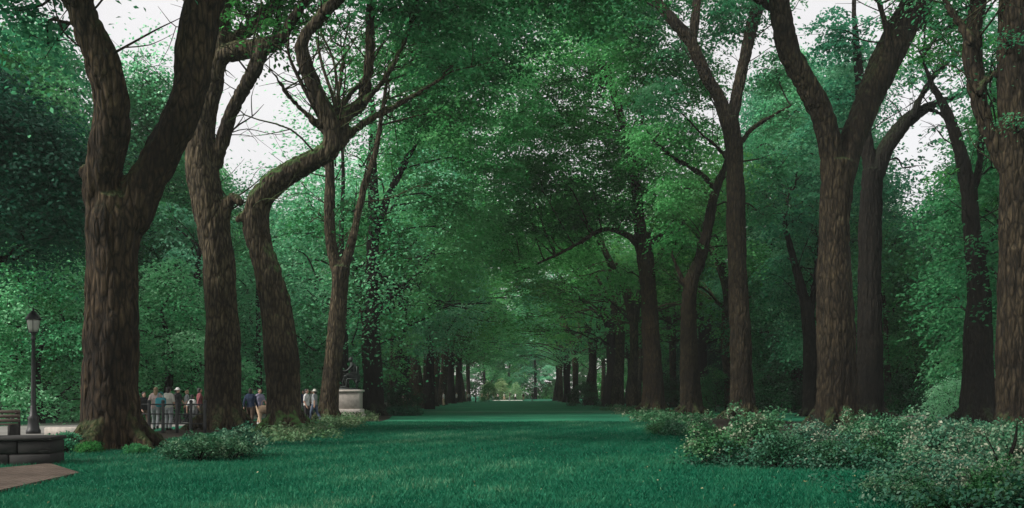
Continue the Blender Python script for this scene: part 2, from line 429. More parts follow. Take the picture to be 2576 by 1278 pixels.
def hero_tree(kind, label, d, paths, blobs, bark, leafm, seed, leaf=.22, cover=1.75, roots=1.0, group=None, voxel=.045, extra=None, leafkw={}, twigs=22):
    """paths[0] is the trunk; the rest are limbs (list, depth gain). blobs as (X, Y, depth, R, density)"""
    base = P(paths[0][0][0][0], paths[0][0][0][1], d); base[2] = 0
    root = empty(kind, base)
    tag(root, label, 'tree', group)
    thick, thin, nodes = MB(), MB(), []
    for i, (pp, dd) in enumerate(paths):
        p, r = px_path(pp, d, dd)
        if i == 0: p[0][2] = -.15
        p = p - base
        cp, cr = catmull(p, r, 3)
        for a, b in zip(cp, cr):
            if a[2] > 3.5: nodes.append((a, b))
        if r.max() > .11: thick.tube(p, np.maximum(r, .05), 14, 5, .035, seed + i)
        else: thin.tube(p, r, 7, 4, .05, seed + i)
    r0 = px_path(paths[0][0], d)[1][1]
    lr = np.random.default_rng(seed)
    if roots > 0:
        for k in range(7):
            a = k * .9 + lr.random() * .5; L = r0 * (1.55 + .5 * lr.random()) * roots
            ca, sa = math.cos(a), math.sin(a)
            thick.tube([(ca * r0 * .35, sa * r0 * .35, r0 * 1.9), (ca * r0 * .8, sa * r0 * .8, r0 * .75), (ca * L, sa * L, -.02), (ca * L * 1.3, sa * L * 1.3, -.2)],
                       [r0 * .42, r0 * .38, r0 * .24, r0 * .1], 8, 4)
    if extra:
        for pp, dd in extra:
            p, r = px_path(pp, d, dd); thick.tube(p - base, r, 10, 3, .05, seed)
    me = remesh(thick.mesh('t'), voxel, 2)
    V = np.zeros(len(me.vertices) * 3, np.float32); me.vertices.foreach_get('co', V); V = V.reshape(-1, 3)
    Nn = np.zeros(len(me.vertices) * 3, np.float32); me.vertices.foreach_get('normal', Nn); Nn = Nn.reshape(-1, 3)
    ph = seed * 1.7
    ang = np.arctan2(Nn[:, 1], Nn[:, 0])
    warp = vnoise(V * np.array([1.2, 1.2, .9]), seed) * 1.2
    q1 = np.stack([V[:, 0] * 7 + warp * 1.5, V[:, 1] * 7 + warp * 1.5, V[:, 2] * 1.3 + warp], 1)
    ridge = 1 - 2 * np.abs(vnoise(q1, seed + 1) - .5) * 2
    big = .62 * vnoise(V * 1.6, seed + 2) - .5
    sc = np.clip(r0 / .6, .35, 1.1)
    bump = sc * (.075 * big + .05 * np.clip(.55 - ridge, -.45, .5) - .012 + .035 * (vnoise(V * np.array([11., 11., 3.]), seed + 3) - .5))
    V = V + Nn * bump[:, None]
    me.vertices.foreach_set('co', V.ravel())
    tw = np.random.default_rng(seed + 400)
    cand = [(a, b) for a, b in nodes if b < .42 and a[2] > 5]
    for k in range(twigs if cand else 0):
        a, b = cand[int(tw.integers(len(cand)))]
        dr = np.array([tw.normal() * .8, tw.normal() * .6, .35 + .7 * tw.random()]); dr /= np.linalg.norm(dr); L = 1.2 + 2.6 * tw.random()
        m1 = a + dr * L * .4 + tw.normal(size=3) * .12; m2 = m1 + (dr + tw.normal(size=3) * .25) * L * .35; e = m2 + (dr + tw.normal(size=3) * .35) * L * .35
        ra = min(b * .5, .018 + .03 * tw.random())
        thin.tube([a, m1, m2, e], [ra, ra * .8, ra * .55, .008], 5, 3)
        for st in (m1, m2):
            e2 = st + (dr + tw.normal(size=3) * .6) * L * .35; thin.tube([st, (st + e2) / 2 + tw.normal(size=3) * .06, e2], [ra * .5, ra * .35, .006], 4, 2)
    wb = [(P(X, Y, dp) - base, R, q) for X, Y, dp, R, q in blobs]
    if wb: twig_paths(thin, nodes, wb, seed)
    # fuse trunk skin and thin boughs in one mesh
    nV = len(V); polys = np.zeros(len(me.loops), np.int32); me.loops.foreach_get('vertex_index', polys)
    tot = np.zeros(len(me.polygons), np.int32); me.polygons.foreach_get('loop_total', tot)
    st = np.zeros(len(me.polygons), np.int32); me.polygons.foreach_get('loop_start', st)
    Q = np.stack([polys[st[tot == 4] + i] for i in range(4)], 1)
    T = np.stack([polys[st[tot == 3] + i] for i in range(3)], 1) if (tot == 3).any() else None
    mb = MB(); mb.add(V, Q, T)
    if thin.n: mb.add(np.concatenate(thin.V), np.concatenate(thin.Q), np.concatenate(thin.T))
    mb.build('trunk', bark, root)
    bpy.data.meshes.remove(me)
    if wb: link('crown', foliage_mesh('crown', wb, leaf=leaf, cover=cover, seed=seed, **leafkw), leafm, root, smooth=False)
    return root

def generic_elm(seed, height=22., fork=7.5, spread=6.0, rad=.5, lean=0.0, leaf=.30, cover=2.2, bark='bark', leafm='leaf', nl=5):
    """vase-shaped avenue elm, built at the origin"""
    r = np.random.default_rng(seed)
    root = empty('elm_tree')
    mb = MB(); nodes = []; blobs = []
    b = r.normal(size=2) * .25
    tr = [(0, 0, -.2), (b[0] * .3, b[1] * .3, fork * .3), (b[0], b[1], fork * .65), (b[0] * 1.2 + lean, b[1] * .8, fork)]
    mb.tube(tr, [rad * 1.25, rad * .95, rad * .85, rad * .9], 12, 5, .05, seed)
    for k in range(6):
        a = k * 1.05 + r.random() * .4
        mb.tube([(math.cos(a) * rad * .3, math.sin(a) * rad * .3, rad * 2), (math.cos(a) * rad * .85, math.sin(a) * rad * .85, rad * .7), (math.cos(a) * rad * 1.6, math.sin(a) * rad * 1.6, -.15)],
                [rad * .4, rad * .35, rad * .15], 7, 3)
    top = np.array(tr[-1], float); nodes.append((top, rad * .6))
    for k in range(nl):
        a = 2 * math.pi * (k + .6 * r.random()) / nl
        out = spread * (.55 + .5 * r.random()); hh = height * (.72 + .2 * r.random())
        e = top + np.array([math.cos(a) * out, math.sin(a) * out, 0]); e[2] = hh
        p1 = top + (e - top) * np.array([.12, .12, .25]); p2 = top + (e - top) * np.array([.4, .4, .6])
        p1 += r.normal(size=3) * .25; p2 += r.normal(size=3) * .4
        rr = rad * (.42 + .15 * r.random())
        st = top - np.array([0, 0, rad * 1.2])
        mb.tube([st, p1, p2, e], [rr * 1.15, rr * .9, rr * .55, rr * .15], 9, 5, .05, seed + k)
        for t in np.linspace(.3, 1, 6):
            q = p1 * (1 - t) + e * t; nodes.append((q, rr * (1 - .8 * t)))
        blobs.append((e + np.array([0, 0, 1.0]), 2.7 + r.random(), 1.0))
        for j in range(3):
            a2 = a + r.normal() * .5; t = .35 + .5 * r.random()
            q = p2 * (1 - t) + e * t
            c = q + np.array([math.cos(a2) * (1.6 + 2 * r.random()), math.sin(a2) * (1.6 + 2 * r.random()), -1.2 + r.normal() * 1.3])
            blobs.append((c, 1.8 + 1.0 * r.random(), 1.0))
        # a drooping lower bough
        c = top + np.array([math.cos(a + .5) * spread * (.75 + .35 * r.random()), math.sin(a + .5) * spread * (.75 + .35 * r.random()), (height - fork) * (.04 + .2 * r.random())])
        blobs.append((c, 1.5 + .7 * r.random(), .85))
    for j in range(3): blobs.append((np.array([r.normal() * 1.6, r.normal() * 1.6, height * (.78 + .15 * r.random())]), 2.6, .9))
    twig_paths(mb, nodes, blobs, seed + 50, r0=.11, subs=5)
    mb.build('trunk', M[bark], root)
    link('crown', foliage_mesh('crown', blobs, leaf=leaf, cover=cover * .26, seed=seed, spread=.8, flat=.10), M[leafm], root, smooth=False)
    return root

def bushy_tree(seed, height=14., base=1.2, spread=4.5, rad=.28, leaf=.22, cover=1.25, bark='bark_dark', leafm='leaf', name='woodland_tree', nb=26, spray=.75, flat=.11):
    """tree of a wood's edge with foliage nearly to the ground"""
    r = np.random.default_rng(seed)
    root = empty(name); mb = MB(); nodes = []; blobs = []
    pts = [np.array([r.normal() * .3 * t, r.normal() * .3 * t, -.2 + t * height * .9]) for t in np.linspace(0, 1, 6)]
    mb.tube(pts, [rad * (1.3 if i == 0 else 1 - .16 * i) for i in range(6)], 9, 4, .06, seed)
    for i in range(1, 6): nodes.append((pts[i], rad * .5))
    for i in range(nb):
        t = (i + r.random()) / nb
        z = base + (height - base) * t
        prof = math.sin(math.pi * min(1, (t * .86 + .22))) ** .6
        a = i * 2.4 + r.random(); R = spread * prof * (.45 + .5 * r.random())
        blobs.append((np.array([math.cos(a) * R, math.sin(a) * R, z]), spread * (.24 + .16 * r.random()), .8 + .4 * r.random()))
        nodes.append((pts[min(5, 1 + int(t * 5))] * .6 + blobs[-1][0] * .4, rad * .3))
    twig_paths(mb, nodes, blobs, seed + 9, r0=.07, subs=3)
    mb.build('trunk', M[bark], root)
    link('crown', foliage_mesh('crown', blobs, leaf=leaf, cover=cover, seed=seed, spread=spray, flat=flat), M[leafm], root, smooth=False)
    return root

def shrub(seed, h=.9, w=.8, leaf=.10, cover=1.5, leafm='leaf_bed', name='shrub', nb=9, stem='bark_dark', tilt=.8):
    r = np.random.default_rng(seed)
    root = empty(name); mb = MB(); blobs = []
    for i in range(nb):
        a = i * 2.4; t = math.sqrt((i + .5) / nb)
        z = h * (.72 - .38 * t + .16 * r.random())
        c = np.array([math.cos(a) * w * .68 * t, math.sin(a) * w * .68 * t, z])
        blobs.append((c, w * (.27 + .1 * r.random()), 1.0))
        m = c * np.array([.5, .5, .55]) + r.normal(size=3) * .03
        mb.tube([(r.normal() * .04, r.normal() * .04, -.05), m, c], [.016, .011, .005], 5, 3)
    # loose upright shoots that break the outline
    for i in range(nb):
        a = r.random() * 6.28; R = w * .75 * math.sqrt(r.random())
        c = np.array([math.cos(a) * R, math.sin(a) * R, h * (.82 + .25 * r.random() - .3 * (R / w) ** 2)])
        blobs.append((c, w * .12, .8))
        mb.tube([(c[0] * .5, c[1] * .5, h * .3), c], [.007, .004], 4, 1)
    mb.build('stems', M[stem], root)
    link('foliage', foliage_mesh('foliage', blobs, leaf=leaf, cover=cover, seed=seed, spread=w * .14, flat=w * .04, per=12, tilt=tilt, shell=.6), M[leafm], root, smooth=False)
    return root

# ================================================================== WORLD, SUN, CAMERA
SUN = Vector((-.74, -.32, .59)).normalized()
w = bpy.data.worlds.new('World'); scene.world = w; w.use_nodes = True
nt = w.node_tree; nt.nodes.clear(); Lk = nt.links.new
out = nd(nt, 'ShaderNodeOutputWorld'); bg = nd(nt, 'ShaderNodeBackground'); bg.inputs[1].default_value = .12
sky = nd(nt, 'ShaderNodeTexSky', sky_type='NISHITA'); sky.sun_disc = False
sky.sun_elevation = math.asin(SUN.z); sky.sun_rotation = math.atan2(SUN.x, SUN.y)
tc = nd(nt, 'ShaderNodeTexCoord'); nz = nd(nt, 'ShaderNodeTexNoise'); nz.inputs['Scale'].default_value = 2.2; nz.inputs['Detail'].default_value = 6
Lk(tc.outputs['Generated'], nz.inputs['Vector'])
cl = ramp(nt, [(.3, (.84, .805, .79)), (.7, (1, .972, .955))]); Lk(nz.outputs['Fac'], cl.inputs[0])
sc_ = nd(nt, 'ShaderNodeVectorMath', operation='SCALE'); sc_.inputs['Scale'].default_value = 5.5; Lk(cl.outputs[0], sc_.inputs[0])
mx = nd(nt, 'ShaderNodeMix', data_type='RGBA'); mx.inputs[0].default_value = .88
Lk(sky.outputs[0], mx.inputs[6]); Lk(sc_.outputs[0], mx.inputs[7])
Lk(mx.outputs[2], bg.inputs[0]); Lk(bg.outputs[0], out.inputs[0])

sd = bpy.data.lights.new('sun', 'SUN'); sd.energy = 3.2; sd.angle = math.radians(14); sd.color = (1, .95, .88)
so = bpy.data.objects.new('sun', sd); col.objects.link(so); so.rotation_euler = SUN.to_track_quat('Z', 'Y').to_euler(); so.location = (-30, -10, 40)

cd = bpy.data.cameras.new('camera'); cam = bpy.data.objects.new('camera', cd); col.objects.link(cam)
cd.sensor_width = 36; cd.lens = F / 2575 * 36; cd.shift_y = (HY - 639) / 2575; cd.clip_end = 2000; cd.clip_start = .1
cam.location = (0, 0, H); cam.rotation_euler = (math.pi / 2, 0, 0); scene.camera = cam
vs = scene.view_settings; vs.view_transform = 'Standard'; vs.look = 'None'; vs.gamma = 1; vs.exposure = 0.68; vs.use_curve_mapping = False
scene.cycles.max_bounces = 8; scene.cycles.diffuse_bounces = 6; scene.cycles.transmission_bounces = 6; scene.cycles.use_denoising = True

# ================================================================== GROUND
def sheet(name, xs, ys, z, mat, und=0.0):
    X, Y = np.meshgrid(np.asarray(xs, float), np.asarray(ys, float), indexing='ij')
    Z = np.full(X.shape, z) + und * (np.sin(X * .35 + 1) * np.sin(Y * .22))
    V = np.stack([X, Y, Z], -1).reshape(-1, 3); m = len(ys)
    i, j = np.meshgrid(np.arange(len(xs) - 1), np.arange(m - 1), indexing='ij'); i = i.ravel(); j = j.ravel()
    Q = np.stack([i * m + j, (i + 1) * m + j, (i + 1) * m + j + 1, i * m + j + 1], 1)
    return tag(link(name, mesh_np(name, V, Q), mat), kind='structure')
def poly(name, pts, z, mat, thick=None):
    me = bpy.data.meshes.new(name); n = len(pts)
    if thick is None:
        me.from_pydata([(x, y, z) for x, y in pts], [], [list(range(n))])
    else:
        V = [(x, y, z) for x, y in pts] + [(x, y, z - thick) for x, y in pts]
        me.from_pydata(V, [], [list(range(n))] + [[i, i + n, (i + 1) % n + n, (i + 1) % n] for i in range(n)])
    return tag(link(name, me, mat, smooth=False), kind='structure')
sheet('lawn', [-420, -40, -12, 12, 40, 420], [-60, 0, 20, 60, 120, 300, 700], 0, M['lawn'])
poly('path', [(-22.5, 4), (-14.6, 4), (-14.6, 230), (-22.5, 230)], .006, M['asphalt'])
poly('crossing_path', [(-14.6, 71.5), (30, 71.5), (30, 74.5), (-14.6, 74.5)], .004, M['palepath'])
poly('right_path', [(24, 12), (29, 12), (29, 230), (24, 230)], .006, M['asphalt'])
poly('plaza', [(-4.5, 205), (2.5, 205), (2.5, 222), (-4.5, 222)], .008, M['plaza'])
pv = [P(-40, 1187, G(1187)), P(-40, 1250, G(1250)), P(200, 1195, G(1195)), P(125, 1171, G(1171))]
poly('paving', [(p[0], p[1]) for p in pv], .05, M['brickpath'], thick=.12)
# planting bed under the shrubs on the right
bed = [(3.3, 18.2), (4.2, 16.9), (6.6, 16.4), (6.0, 14.6), (4.9, 12.4), (4.5, 10.0), (16, 8), (20, 20), (18, 42), (9, 64), (8.0, 40), (6.0, 27)]
poly('planting_bed', [(x + (9.5 - x) * .07, y + (21.0 - y) * .07) for x, y in bed], .004, M['soil'])
poly('tree_bed', [(-6.0, 19.0), (-5.0, 24), (-6.2, 34), (-7.0, 52), (-8.5, 66), (-13.5, 66), (-13.5, 19.0), (-9, 18.3)], .003, M['soil'])

_c = (9.5, 21.0); bed_in = [(x + (_c[0] - x) * .07, y + (_c[1] - y) * .07) for x, y in bed]
# grass: blades over the near lawn
def grass():
    r = np.random.default_rng(5)
    n = 330000
    y = 8.5 + 37 * r.random(n) ** 1.9
    x = -10.5 + 21 * r.random(n)
    keep = np.ones(n, bool)
    # leave out the planting beds and the paving
    def inside(px, py, pg):
        c = np.zeros(len(px), bool); j = len(pg) - 1
        for i in range(len(pg)):
            xi, yi = pg[i]; xj, yj = pg[j]
            c ^= ((yi > py) != (yj > py)) & (px < (xj - xi) * (py - yi) / (yj - yi + 1e-12) + xi); j = i
        return c
    keep &= ~inside(x, y, bed_in); keep &= ~inside(x, y, [(p[0], p[1]) for p in pv])
    x, y = x[keep], y[keep]; n = len(x)
    h = (.035 + .05 * r.random(n)) * (1 + .012 * (y - 9)); wd = (.006 + .006 * r.random(n)) * (1 + .05 * (y - 9))
    big = .62 * vnoise(np.stack([x * .35, y * .22, x * 0], 1), 9) - .31
    patch = .5 + .9 * big + .16 * np.sin(x * 1.1 + 2 * np.sin(y * .45)) * np.sin(y * .8 + np.sin(x * .7)) + .2 * np.sin(x * 3.1 + y * 2.3) * np.sin(y * 3.7 - x)
    h *= np.clip(.75 + .5 * patch, .5, 1.4)
    a = r.random(n) * 6.28; dx, dy = np.cos(a), np.sin(a)
    b = r.normal(size=(n, 2)) * h[:, None] * .55
    V = np.zeros((n, 3, 3))
    V[:, 0] = np.stack([x - dx * wd, y - dy * wd, np.zeros(n)], 1)
    V[:, 1] = np.stack([x + dx * wd, y + dy * wd, np.zeros(n)], 1)
    V[:, 2] = np.stack([x + b[:, 0], y + b[:, 1], h], 1)
    t = np.clip(-.02 + .78 * patch + .34 * r.random(n), 0, .95); t[r.random(n) < .004] = 1
    return mesh_np('grass', V.reshape(-1, 3), None, np.arange(3 * n).reshape(-1, 3), np.repeat(t, 3))
tag(link('grass', grass(), M['blade'], smooth=False), 'short teal green mown grass of the central lawn', 'grass', kind='stuff')

def litter():
    r = np.random.default_rng(15); n = 600
    y = 9 + 42 * r.random(n) ** 1.3; x = -8 + 15 * r.random(n)
    C = np.stack([x, y, .045 + .03 * r.random(n)], 1)
    N = np.stack([r.normal(size=n) * .5, r.normal(size=n) * .5, np.ones(n)], 1)
    Lf = .03 + .025 * r.random(n)
    V, Q = leaf_cards(C, N, r.normal(size=(n, 3)), Lf, Lf * .6)
    return mesh_np('fallen_leaves', V, Q, None, np.repeat(r.random(n) ** 1.5, 4))
M['litter'] = leaf_mat('fallen_leaves', [(0, (.03, .07, .03)), (.5, (.10, .12, .05)), (.8, (.20, .16, .07)), (1, (.34, .34, .22))], trans=.1, vary=0, hue=0)
tag(link('fallen_leaves', litter(), M['litter'], smooth=False), 'small fallen leaves and clover specks scattered over the lawn', 'leaves', kind='stuff')
# ================================================================== AVENUE TREES, LEFT ROW
hero_tree('elm_tree', 'massive dark elm nearest the camera, forking low into a wide V', 23.3, [
    ([(283, 1132, 160), (282, 1085, 146), (278, 1000, 138), (281, 880, 132), (282, 760, 130), (284, 640, 132), (288, 560, 138), (292, 500, 128)], 0),
    ([(268, 560, 96), (254, 480, 98), (264, 400, 96), (282, 320, 90), (282, 250, 88), (255, 150, 84), (212, 50, 80), (175, -40, 76), (120, -160, 62), (50, -300, 40)], -1.2),
    ([(318, 570, 98), (350, 490, 98), (398, 400, 94), (446, 310, 90), (477, 220, 92), (493, 120, 96), (510, 20, 98), (545, -80, 84), (600, -200, 66), (660, -340, 44)], 1.0),
    ([(545, -80, 50), (470, -190, 40), (420, -330, 26)], 1.0)],
    [(60, -280, 22, 2.2, 1), (190, -330, 21, 2.2, 1), (420, -360, 24, 2.2, 1), (660, -360, 25, 2.4, 1), (-80, -150, 23, 1.8, 1), (820, -300, 25, 2.0, 1), (30, 30, 24.5, 1.2, .7), (120, 110, 24.5, .9, .6)],
    M['bark_red'], M['leaf'], 21, extra=[([(250, 450, 70), (222, 436, 52), (203, 430, 34)], 0)], leaf=.18)
hero_tree('elm_tree', 'tall leaning elm with pale bark just right of the massive forked elm', 36.6, [
    ([(560, 1084, 108), (558, 1040, 100), (562, 950, 96), (560, 850, 88), (554, 740, 80), (547, 640, 76), (530, 545, 82), (511, 440, 84), (505, 350, 78), (516, 270, 66), (540, 190, 50), (556, 100, 44), (563, 20, 40), (570, -80, 34), (560, -220, 22)], 0),
    ([(545, 600, 54), (568, 520, 40), (590, 498, 30), (606, 512, 20)], -.4),
    ([(540, 420, 40), (558, 360, 36), (575, 300, 34), (608, 232, 36), (642, 172, 38), (664, 115, 36)], -.6),
    ([(545, 145, 44), (600, 128, 52), (660, 118, 46), (705, 98, 34), (735, 50, 26), (790, -30, 18)], -.8),
    ([(560, 110, 30), (610, 85, 34), (660, 40, 34), (712, -10, 30), (780, -110, 22)], 1.),
    ([(664, 118, 18), (690, 90, 16), (700, 20, 14)], .5)],
    [(620, 30, 37, 1.3, .8), (700, 60, 37, 1.1, .9), (760, 20, 37, 1.2, .8), (640, -80, 37, 2.2, 1), (820, -140, 36, 2.4, 1), (560, -280, 37, 2.6, 1), (700, -260, 38, 2.6, 1), (690, 115, 36.5, .7, .7), (420, -250, 38, 2.4, 1)],
    M['bark_pale'], M['leaf'], 22, leaf=.2, twigs=46)
hero_tree('elm_tree', 'crooked mossy elm whose trunk bends sharply right at its elbow', 34.6, [
    ([(716, 1090, 108), (715, 1040, 94), (712, 960, 86), (706, 880, 84), (697, 790, 80), (678, 700, 72), (656, 625, 66), (643, 565, 68), (652, 508, 64), (694, 458, 60), (752, 422, 58), (802, 396, 54), (834, 368, 50), (838, 320, 48)], 0),
    ([(838, 330, 50), (816, 275, 46), (790, 220, 42), (768, 165, 40), (757, 115, 36), (778, 75, 30), (820, 30, 34), (855, -10, 34), (920, -90, 24), (990, -180, 16)], -1.),
    ([(840, 335, 44), (872, 292, 38), (908, 262, 34), (922, 205, 26), (930, 120, 26), (932, 20, 26), (940, -70, 22), (960, -200, 12)], 1.5),
    ([(910, 262, 18), (955, 215, 16), (995, 150, 14), (1030, 70, 11), (1055, -20, 8)], 2.),
    ([(838, 385, 26), (880, 335, 24), (935, 298, 20), (1010, 258, 18), (1070, 222, 14), (1115, 196, 9)], 1.),
    ([(830, 340, 22), (790, 305, 18), (745, 262, 15), (715, 225, 12), (692, 190, 10), (668, 160, 7)], -1.),
    ([(822, 330, 14), (790, 270, 12), (758, 210, 10), (730, 150, 8), (722, 110, 6)], -.5),
    ([(850, 300, 12), (836, 240, 9), (812, 170, 8), (796, 100, 6)], .8),
    ([(862, 300, 10), (850, 230, 8), (838, 150, 6), (806, 80, 5)], 1.2),
    ([(850, 278, 18), (880, 238, 15), (920, 188, 12), (960, 110, 8)], 1.5),
    ([(648, 545, 44), (618, 540, 28), (596, 556, 14)], -.4)],
    [(1000, -60, 35, 2.4, 1), (900, -200, 34, 2.6, 1), (1090, -20, 37, 2.2, 1), (1180, 30, 37, 2.0, 1), (1120, 170, 36.5, 1.2, .9), (1050, 60, 36.5, 1.2, .7), (1270, -40, 38, 2.4, 1), (980, 30, 36, .9, .5)],
    M['bark_moss'], M['leaf'], 23, leaf=.2, twigs=64)
hero_tree('elm_tree', 'slim elm with a narrow fork beside the statue on its pale pedestal', 49.5, [
    ([(824, 1060, 68), (826, 1030, 54), (832, 970, 48), (840, 890, 46), (848, 800, 44), (855, 720, 42), (857, 672, 46)], 0),
    ([(852, 690, 34), (834, 625, 30), (828, 545, 28), (830, 470, 26), (828, 400, 24), (838, 330, 20), (850, 240, 14), (868, 130, 10)], .6),
    ([(862, 680, 30), (884, 612, 22), (900, 535, 19), (920, 455, 18), (944, 380, 16), (962, 280, 13), (978, 170, 10)], 1.)],
    [(1000, 120, 51, 2.8, .9), (1080, 30, 50, 3, 1), (1050, 270, 52, 2.2, .9), (1140, 190, 50, 2.6, 1), (1000, 400, 63, 1.8, .8), (1230, 100, 49, 3, 1), (1330, 40, 50, 2.4, .9), (1160, 300, 50, 2.0, .9), (900, 540, 51, 1.3, .7), (975, 570, 64, 1.5, .8), (780, 560, 50, 1.2, .6), (870, 30, 50, 1.8, .5), (880, 150, 50, 1.5, .4), (830, 90, 50, 1.4, .3)],
    M['bark_pale'], M['leaf'], 24)
hero_tree('elm_tree', 'straight black-trunked elm right of the statue pedestal', 60.8, [
    ([(938, 1048, 72), (938, 1010, 56), (938, 930, 48), (936, 850, 42), (938, 720, 34), (938, 610, 32), (940, 510, 28), (935, 410, 24), (940, 300, 18), (928, 200, 12)], 0),
    ([(943, 590, 24), (972, 505, 19), (1010, 425, 17), (1050, 350, 15), (1088, 260, 11)], 1.),
    ([(938, 800, 18), (965, 760, 14), (1000, 740, 10)], .5)],
    [(1010, 330, 62, 2.6, .9), (1120, 330, 62, 3.2, 1), (1210, 420, 62, 3, 1), (1090, 500, 62, 2.4, 1), (990, 660, 65, 1.7, .9), (900, 740, 65, 1.3, .8), (985, 800, 65, 1.5, 1), (1020, 860, 64, 1.2, .9), (1170, 200, 61, 3, 1), (1290, 300, 61, 3, .8), (1250, 180, 60, 2.6, .9), (1150, 600, 64, 2.6, .9), (1200, 540, 64, 2.6, .9), (1120, 680, 64, 2.0, .8), (1060, 180, 61, 2.6, .9), (1040, 760, 63, 1.5, .8), (1010, 570, 65, 1.8, .9), (880, 690, 65, 1.2, .8), (985, 930, 64, 1.0, .9)],
    M['bark_dark'], M['leaf_olive'], 25, leaf=.22)

# ================================================================== AVENUE TREES, RIGHT ROW
hero_tree('elm_tree', 'double-limbed elm with a pale ridged trunk rising from the shrub bed', 37.4, [
    ([(2106, 1082, 122), (2106, 1030, 106), (2104, 940, 98), (2102, 820, 92), (2098, 700, 86), (2099, 580, 80), (2104, 480, 80), (2112, 410, 86)], 0),
    ([(2096, 450, 58), (2086, 360, 58), (2062, 275, 58), (2020, 200, 58), (1984, 130, 57), (1966, 55, 56), (1958, -20, 52), (1935, -150, 42), (1890, -290, 24)], -1.),
    ([(2120, 450, 58), (2142, 360, 64), (2180, 265, 68), (2218, 175, 74), (2258, 90, 78), (2306, 5, 78), (2350, -90, 70), (2420, -230, 44)], 1.),
    ([(2235, 130, 22), (2228, 70, 18), (2212, 10, 14), (2200, -60, 10)], .4),
    ([(1968, 40, 26), (1930, 15, 20), (1890, -10, 18), (1830, -60, 12)], -.5)],
    [(1880, -200, 37, 2.6, 1), (2000, -260, 37, 2.8, 1), (2180, -260, 38, 2.6, 1), (2440, -200, 38, 2.6, 1), (1780, -190, 36, 2.4, 1), (1640, -190, 36, 2.6, 1), (1500, -60, 36, 2.4, .9), (2330, -120, 38, 2.0, .9), (1400, -120, 36, 2.6, 1)],
    M['bark'], M['leaf'], 31, leaf=.2)
hero_tree('elm_tree', 'dark elm close behind the pale ridged trunk, with a bough reaching right', 51.0, [
    ([(2188, 1058, 84), (2188, 1010, 68), (2187, 900, 62), (2186, 750, 60), (2187, 600, 58), (2190, 500, 56), (2196, 430, 54)], 0),
    ([(2200, 450, 46), (2222, 385, 42), (2254, 335, 40), (2288, 298, 36), (2330, 272, 26), (2380, 252, 20), (2430, 232, 14), (2475, 195, 9)], 1.),
    ([(2194, 450, 40), (2176, 340, 32), (2162, 200, 24), (2150, 70, 16), (2148, -40, 10)], 1.5),
    ([(2290, 298, 20), (2318, 240, 16), (2350, 190, 13), (2390, 150, 9)], .8),
    ([(2330, 272, 14), (2370, 290, 11), (2400, 330, 8)], .5)],
    [(2105, 90, 52, 2.2, .9), (2180, 170, 53, 2.0, .9), (2100, 250, 53, 2.0, .9), (2330, 170, 52, 1.5, .6), (2400, 130, 52, 1.6, .6), (2420, 230, 51, 1.1, .55), (2290, 420, 52, 1.1, .35), (2480, 60, 52, 1.8, .8), (2350, 330, 52, .9, .35), (2060, 330, 53, 1.6, .8)],
    M['bark_dark'], M['leaf'], 32, leaf=.24)
hero_tree('elm_tree', 'tall slender elm with a high narrow Y fork behind the shrub bed', 53.5, [
    ([(1868, 1056, 82), (1868, 1015, 66), (1865, 930, 58), (1861, 830, 54), (1855, 700, 50), (1851, 560, 47), (1848, 440, 44), (1843, 350, 46), (1834, 300, 46)], 0),
    ([(1838, 330, 38), (1810, 250, 34), (1780, 200, 32), (1755, 145, 32), (1732, 98, 32), (1692, 52, 27), (1648, -2, 26), (1600, -70, 20), (1540, -150, 12)], -1.),
    ([(1738, 118, 26), (1747, 60, 25), (1754, -15, 22), (1762, -100, 14)], .5),
    ([(1838, 320, 34), (1856, 225, 31), (1876, 135, 31), (1893, 58, 33), (1914, -8, 30), (1930, -110, 18)], 1.),
    ([(1856, 370, 16), (1890, 325, 13), (1935, 295, 10), (1990, 265, 7)], .8),
    ([(1845, 420, 14), (1812, 380, 11), (1780, 350, 8)], .5)],
    [(1800, 60, 57, 1.9, .9), (1880, 20, 54, 2.2, .9), (1950, 180, 55, 2.0, .9), (1980, 300, 55, 1.6, .8), (1650, -30, 57, 3.0, 1), (1800, -70, 57, 3.0, 1), (1920, -80, 57, 2.8, 1), (1560, 40, 57, 2.8, 1), (1700, 130, 57, 2.0, 1), (1650, 250, 53, 1.7, .9), (1960, 420, 55, 1.7, .8), (1920, 540, 56, 1.4, .8), (1450, -20, 50, 2.6, 1)],
    M['bark'], M['leaf'], 33, leaf=.24)
hero_tree('elm_tree', 'bent elm with a wavy trunk left of the tall Y-forked elm', 60.0, [
    ([(1737, 1048, 70), (1737, 1010, 56), (1734, 930, 48), (1732, 830, 42), (1736, 720, 38), (1760, 655, 34), (1777, 585, 29), (1790, 520, 25), (1802, 470, 22), (1826, 410, 15), (1838, 330, 10)], 0),
    ([(1800, 480, 16), (1770, 445, 15), (1735, 420, 14), (1695, 398, 12), (1650, 360, 10), (1615, 310, 7)], -1.),
    ([(1735, 740, 16), (1710, 690, 12), (1690, 640, 8)], .5)],
    [(1690, 480, 60, 1.8, .9), (1740, 350, 60, 2.2, 1), (1660, 330, 59, 2.2, 1), (1740, 200, 60, 2.6, 1), (1610, 170, 59, 2.8, 1), (1850, 520, 61, 1.5, .7), (1700, 600, 60, 1.4, .9), (1560, 60, 58, 3, 1), (1820, 600, 61, 1.3, .8), (1900, 640, 61, 1.4, .9)],
    M['bark'], M['leaf_olive'], 34, leaf=.22, cover=1.9)
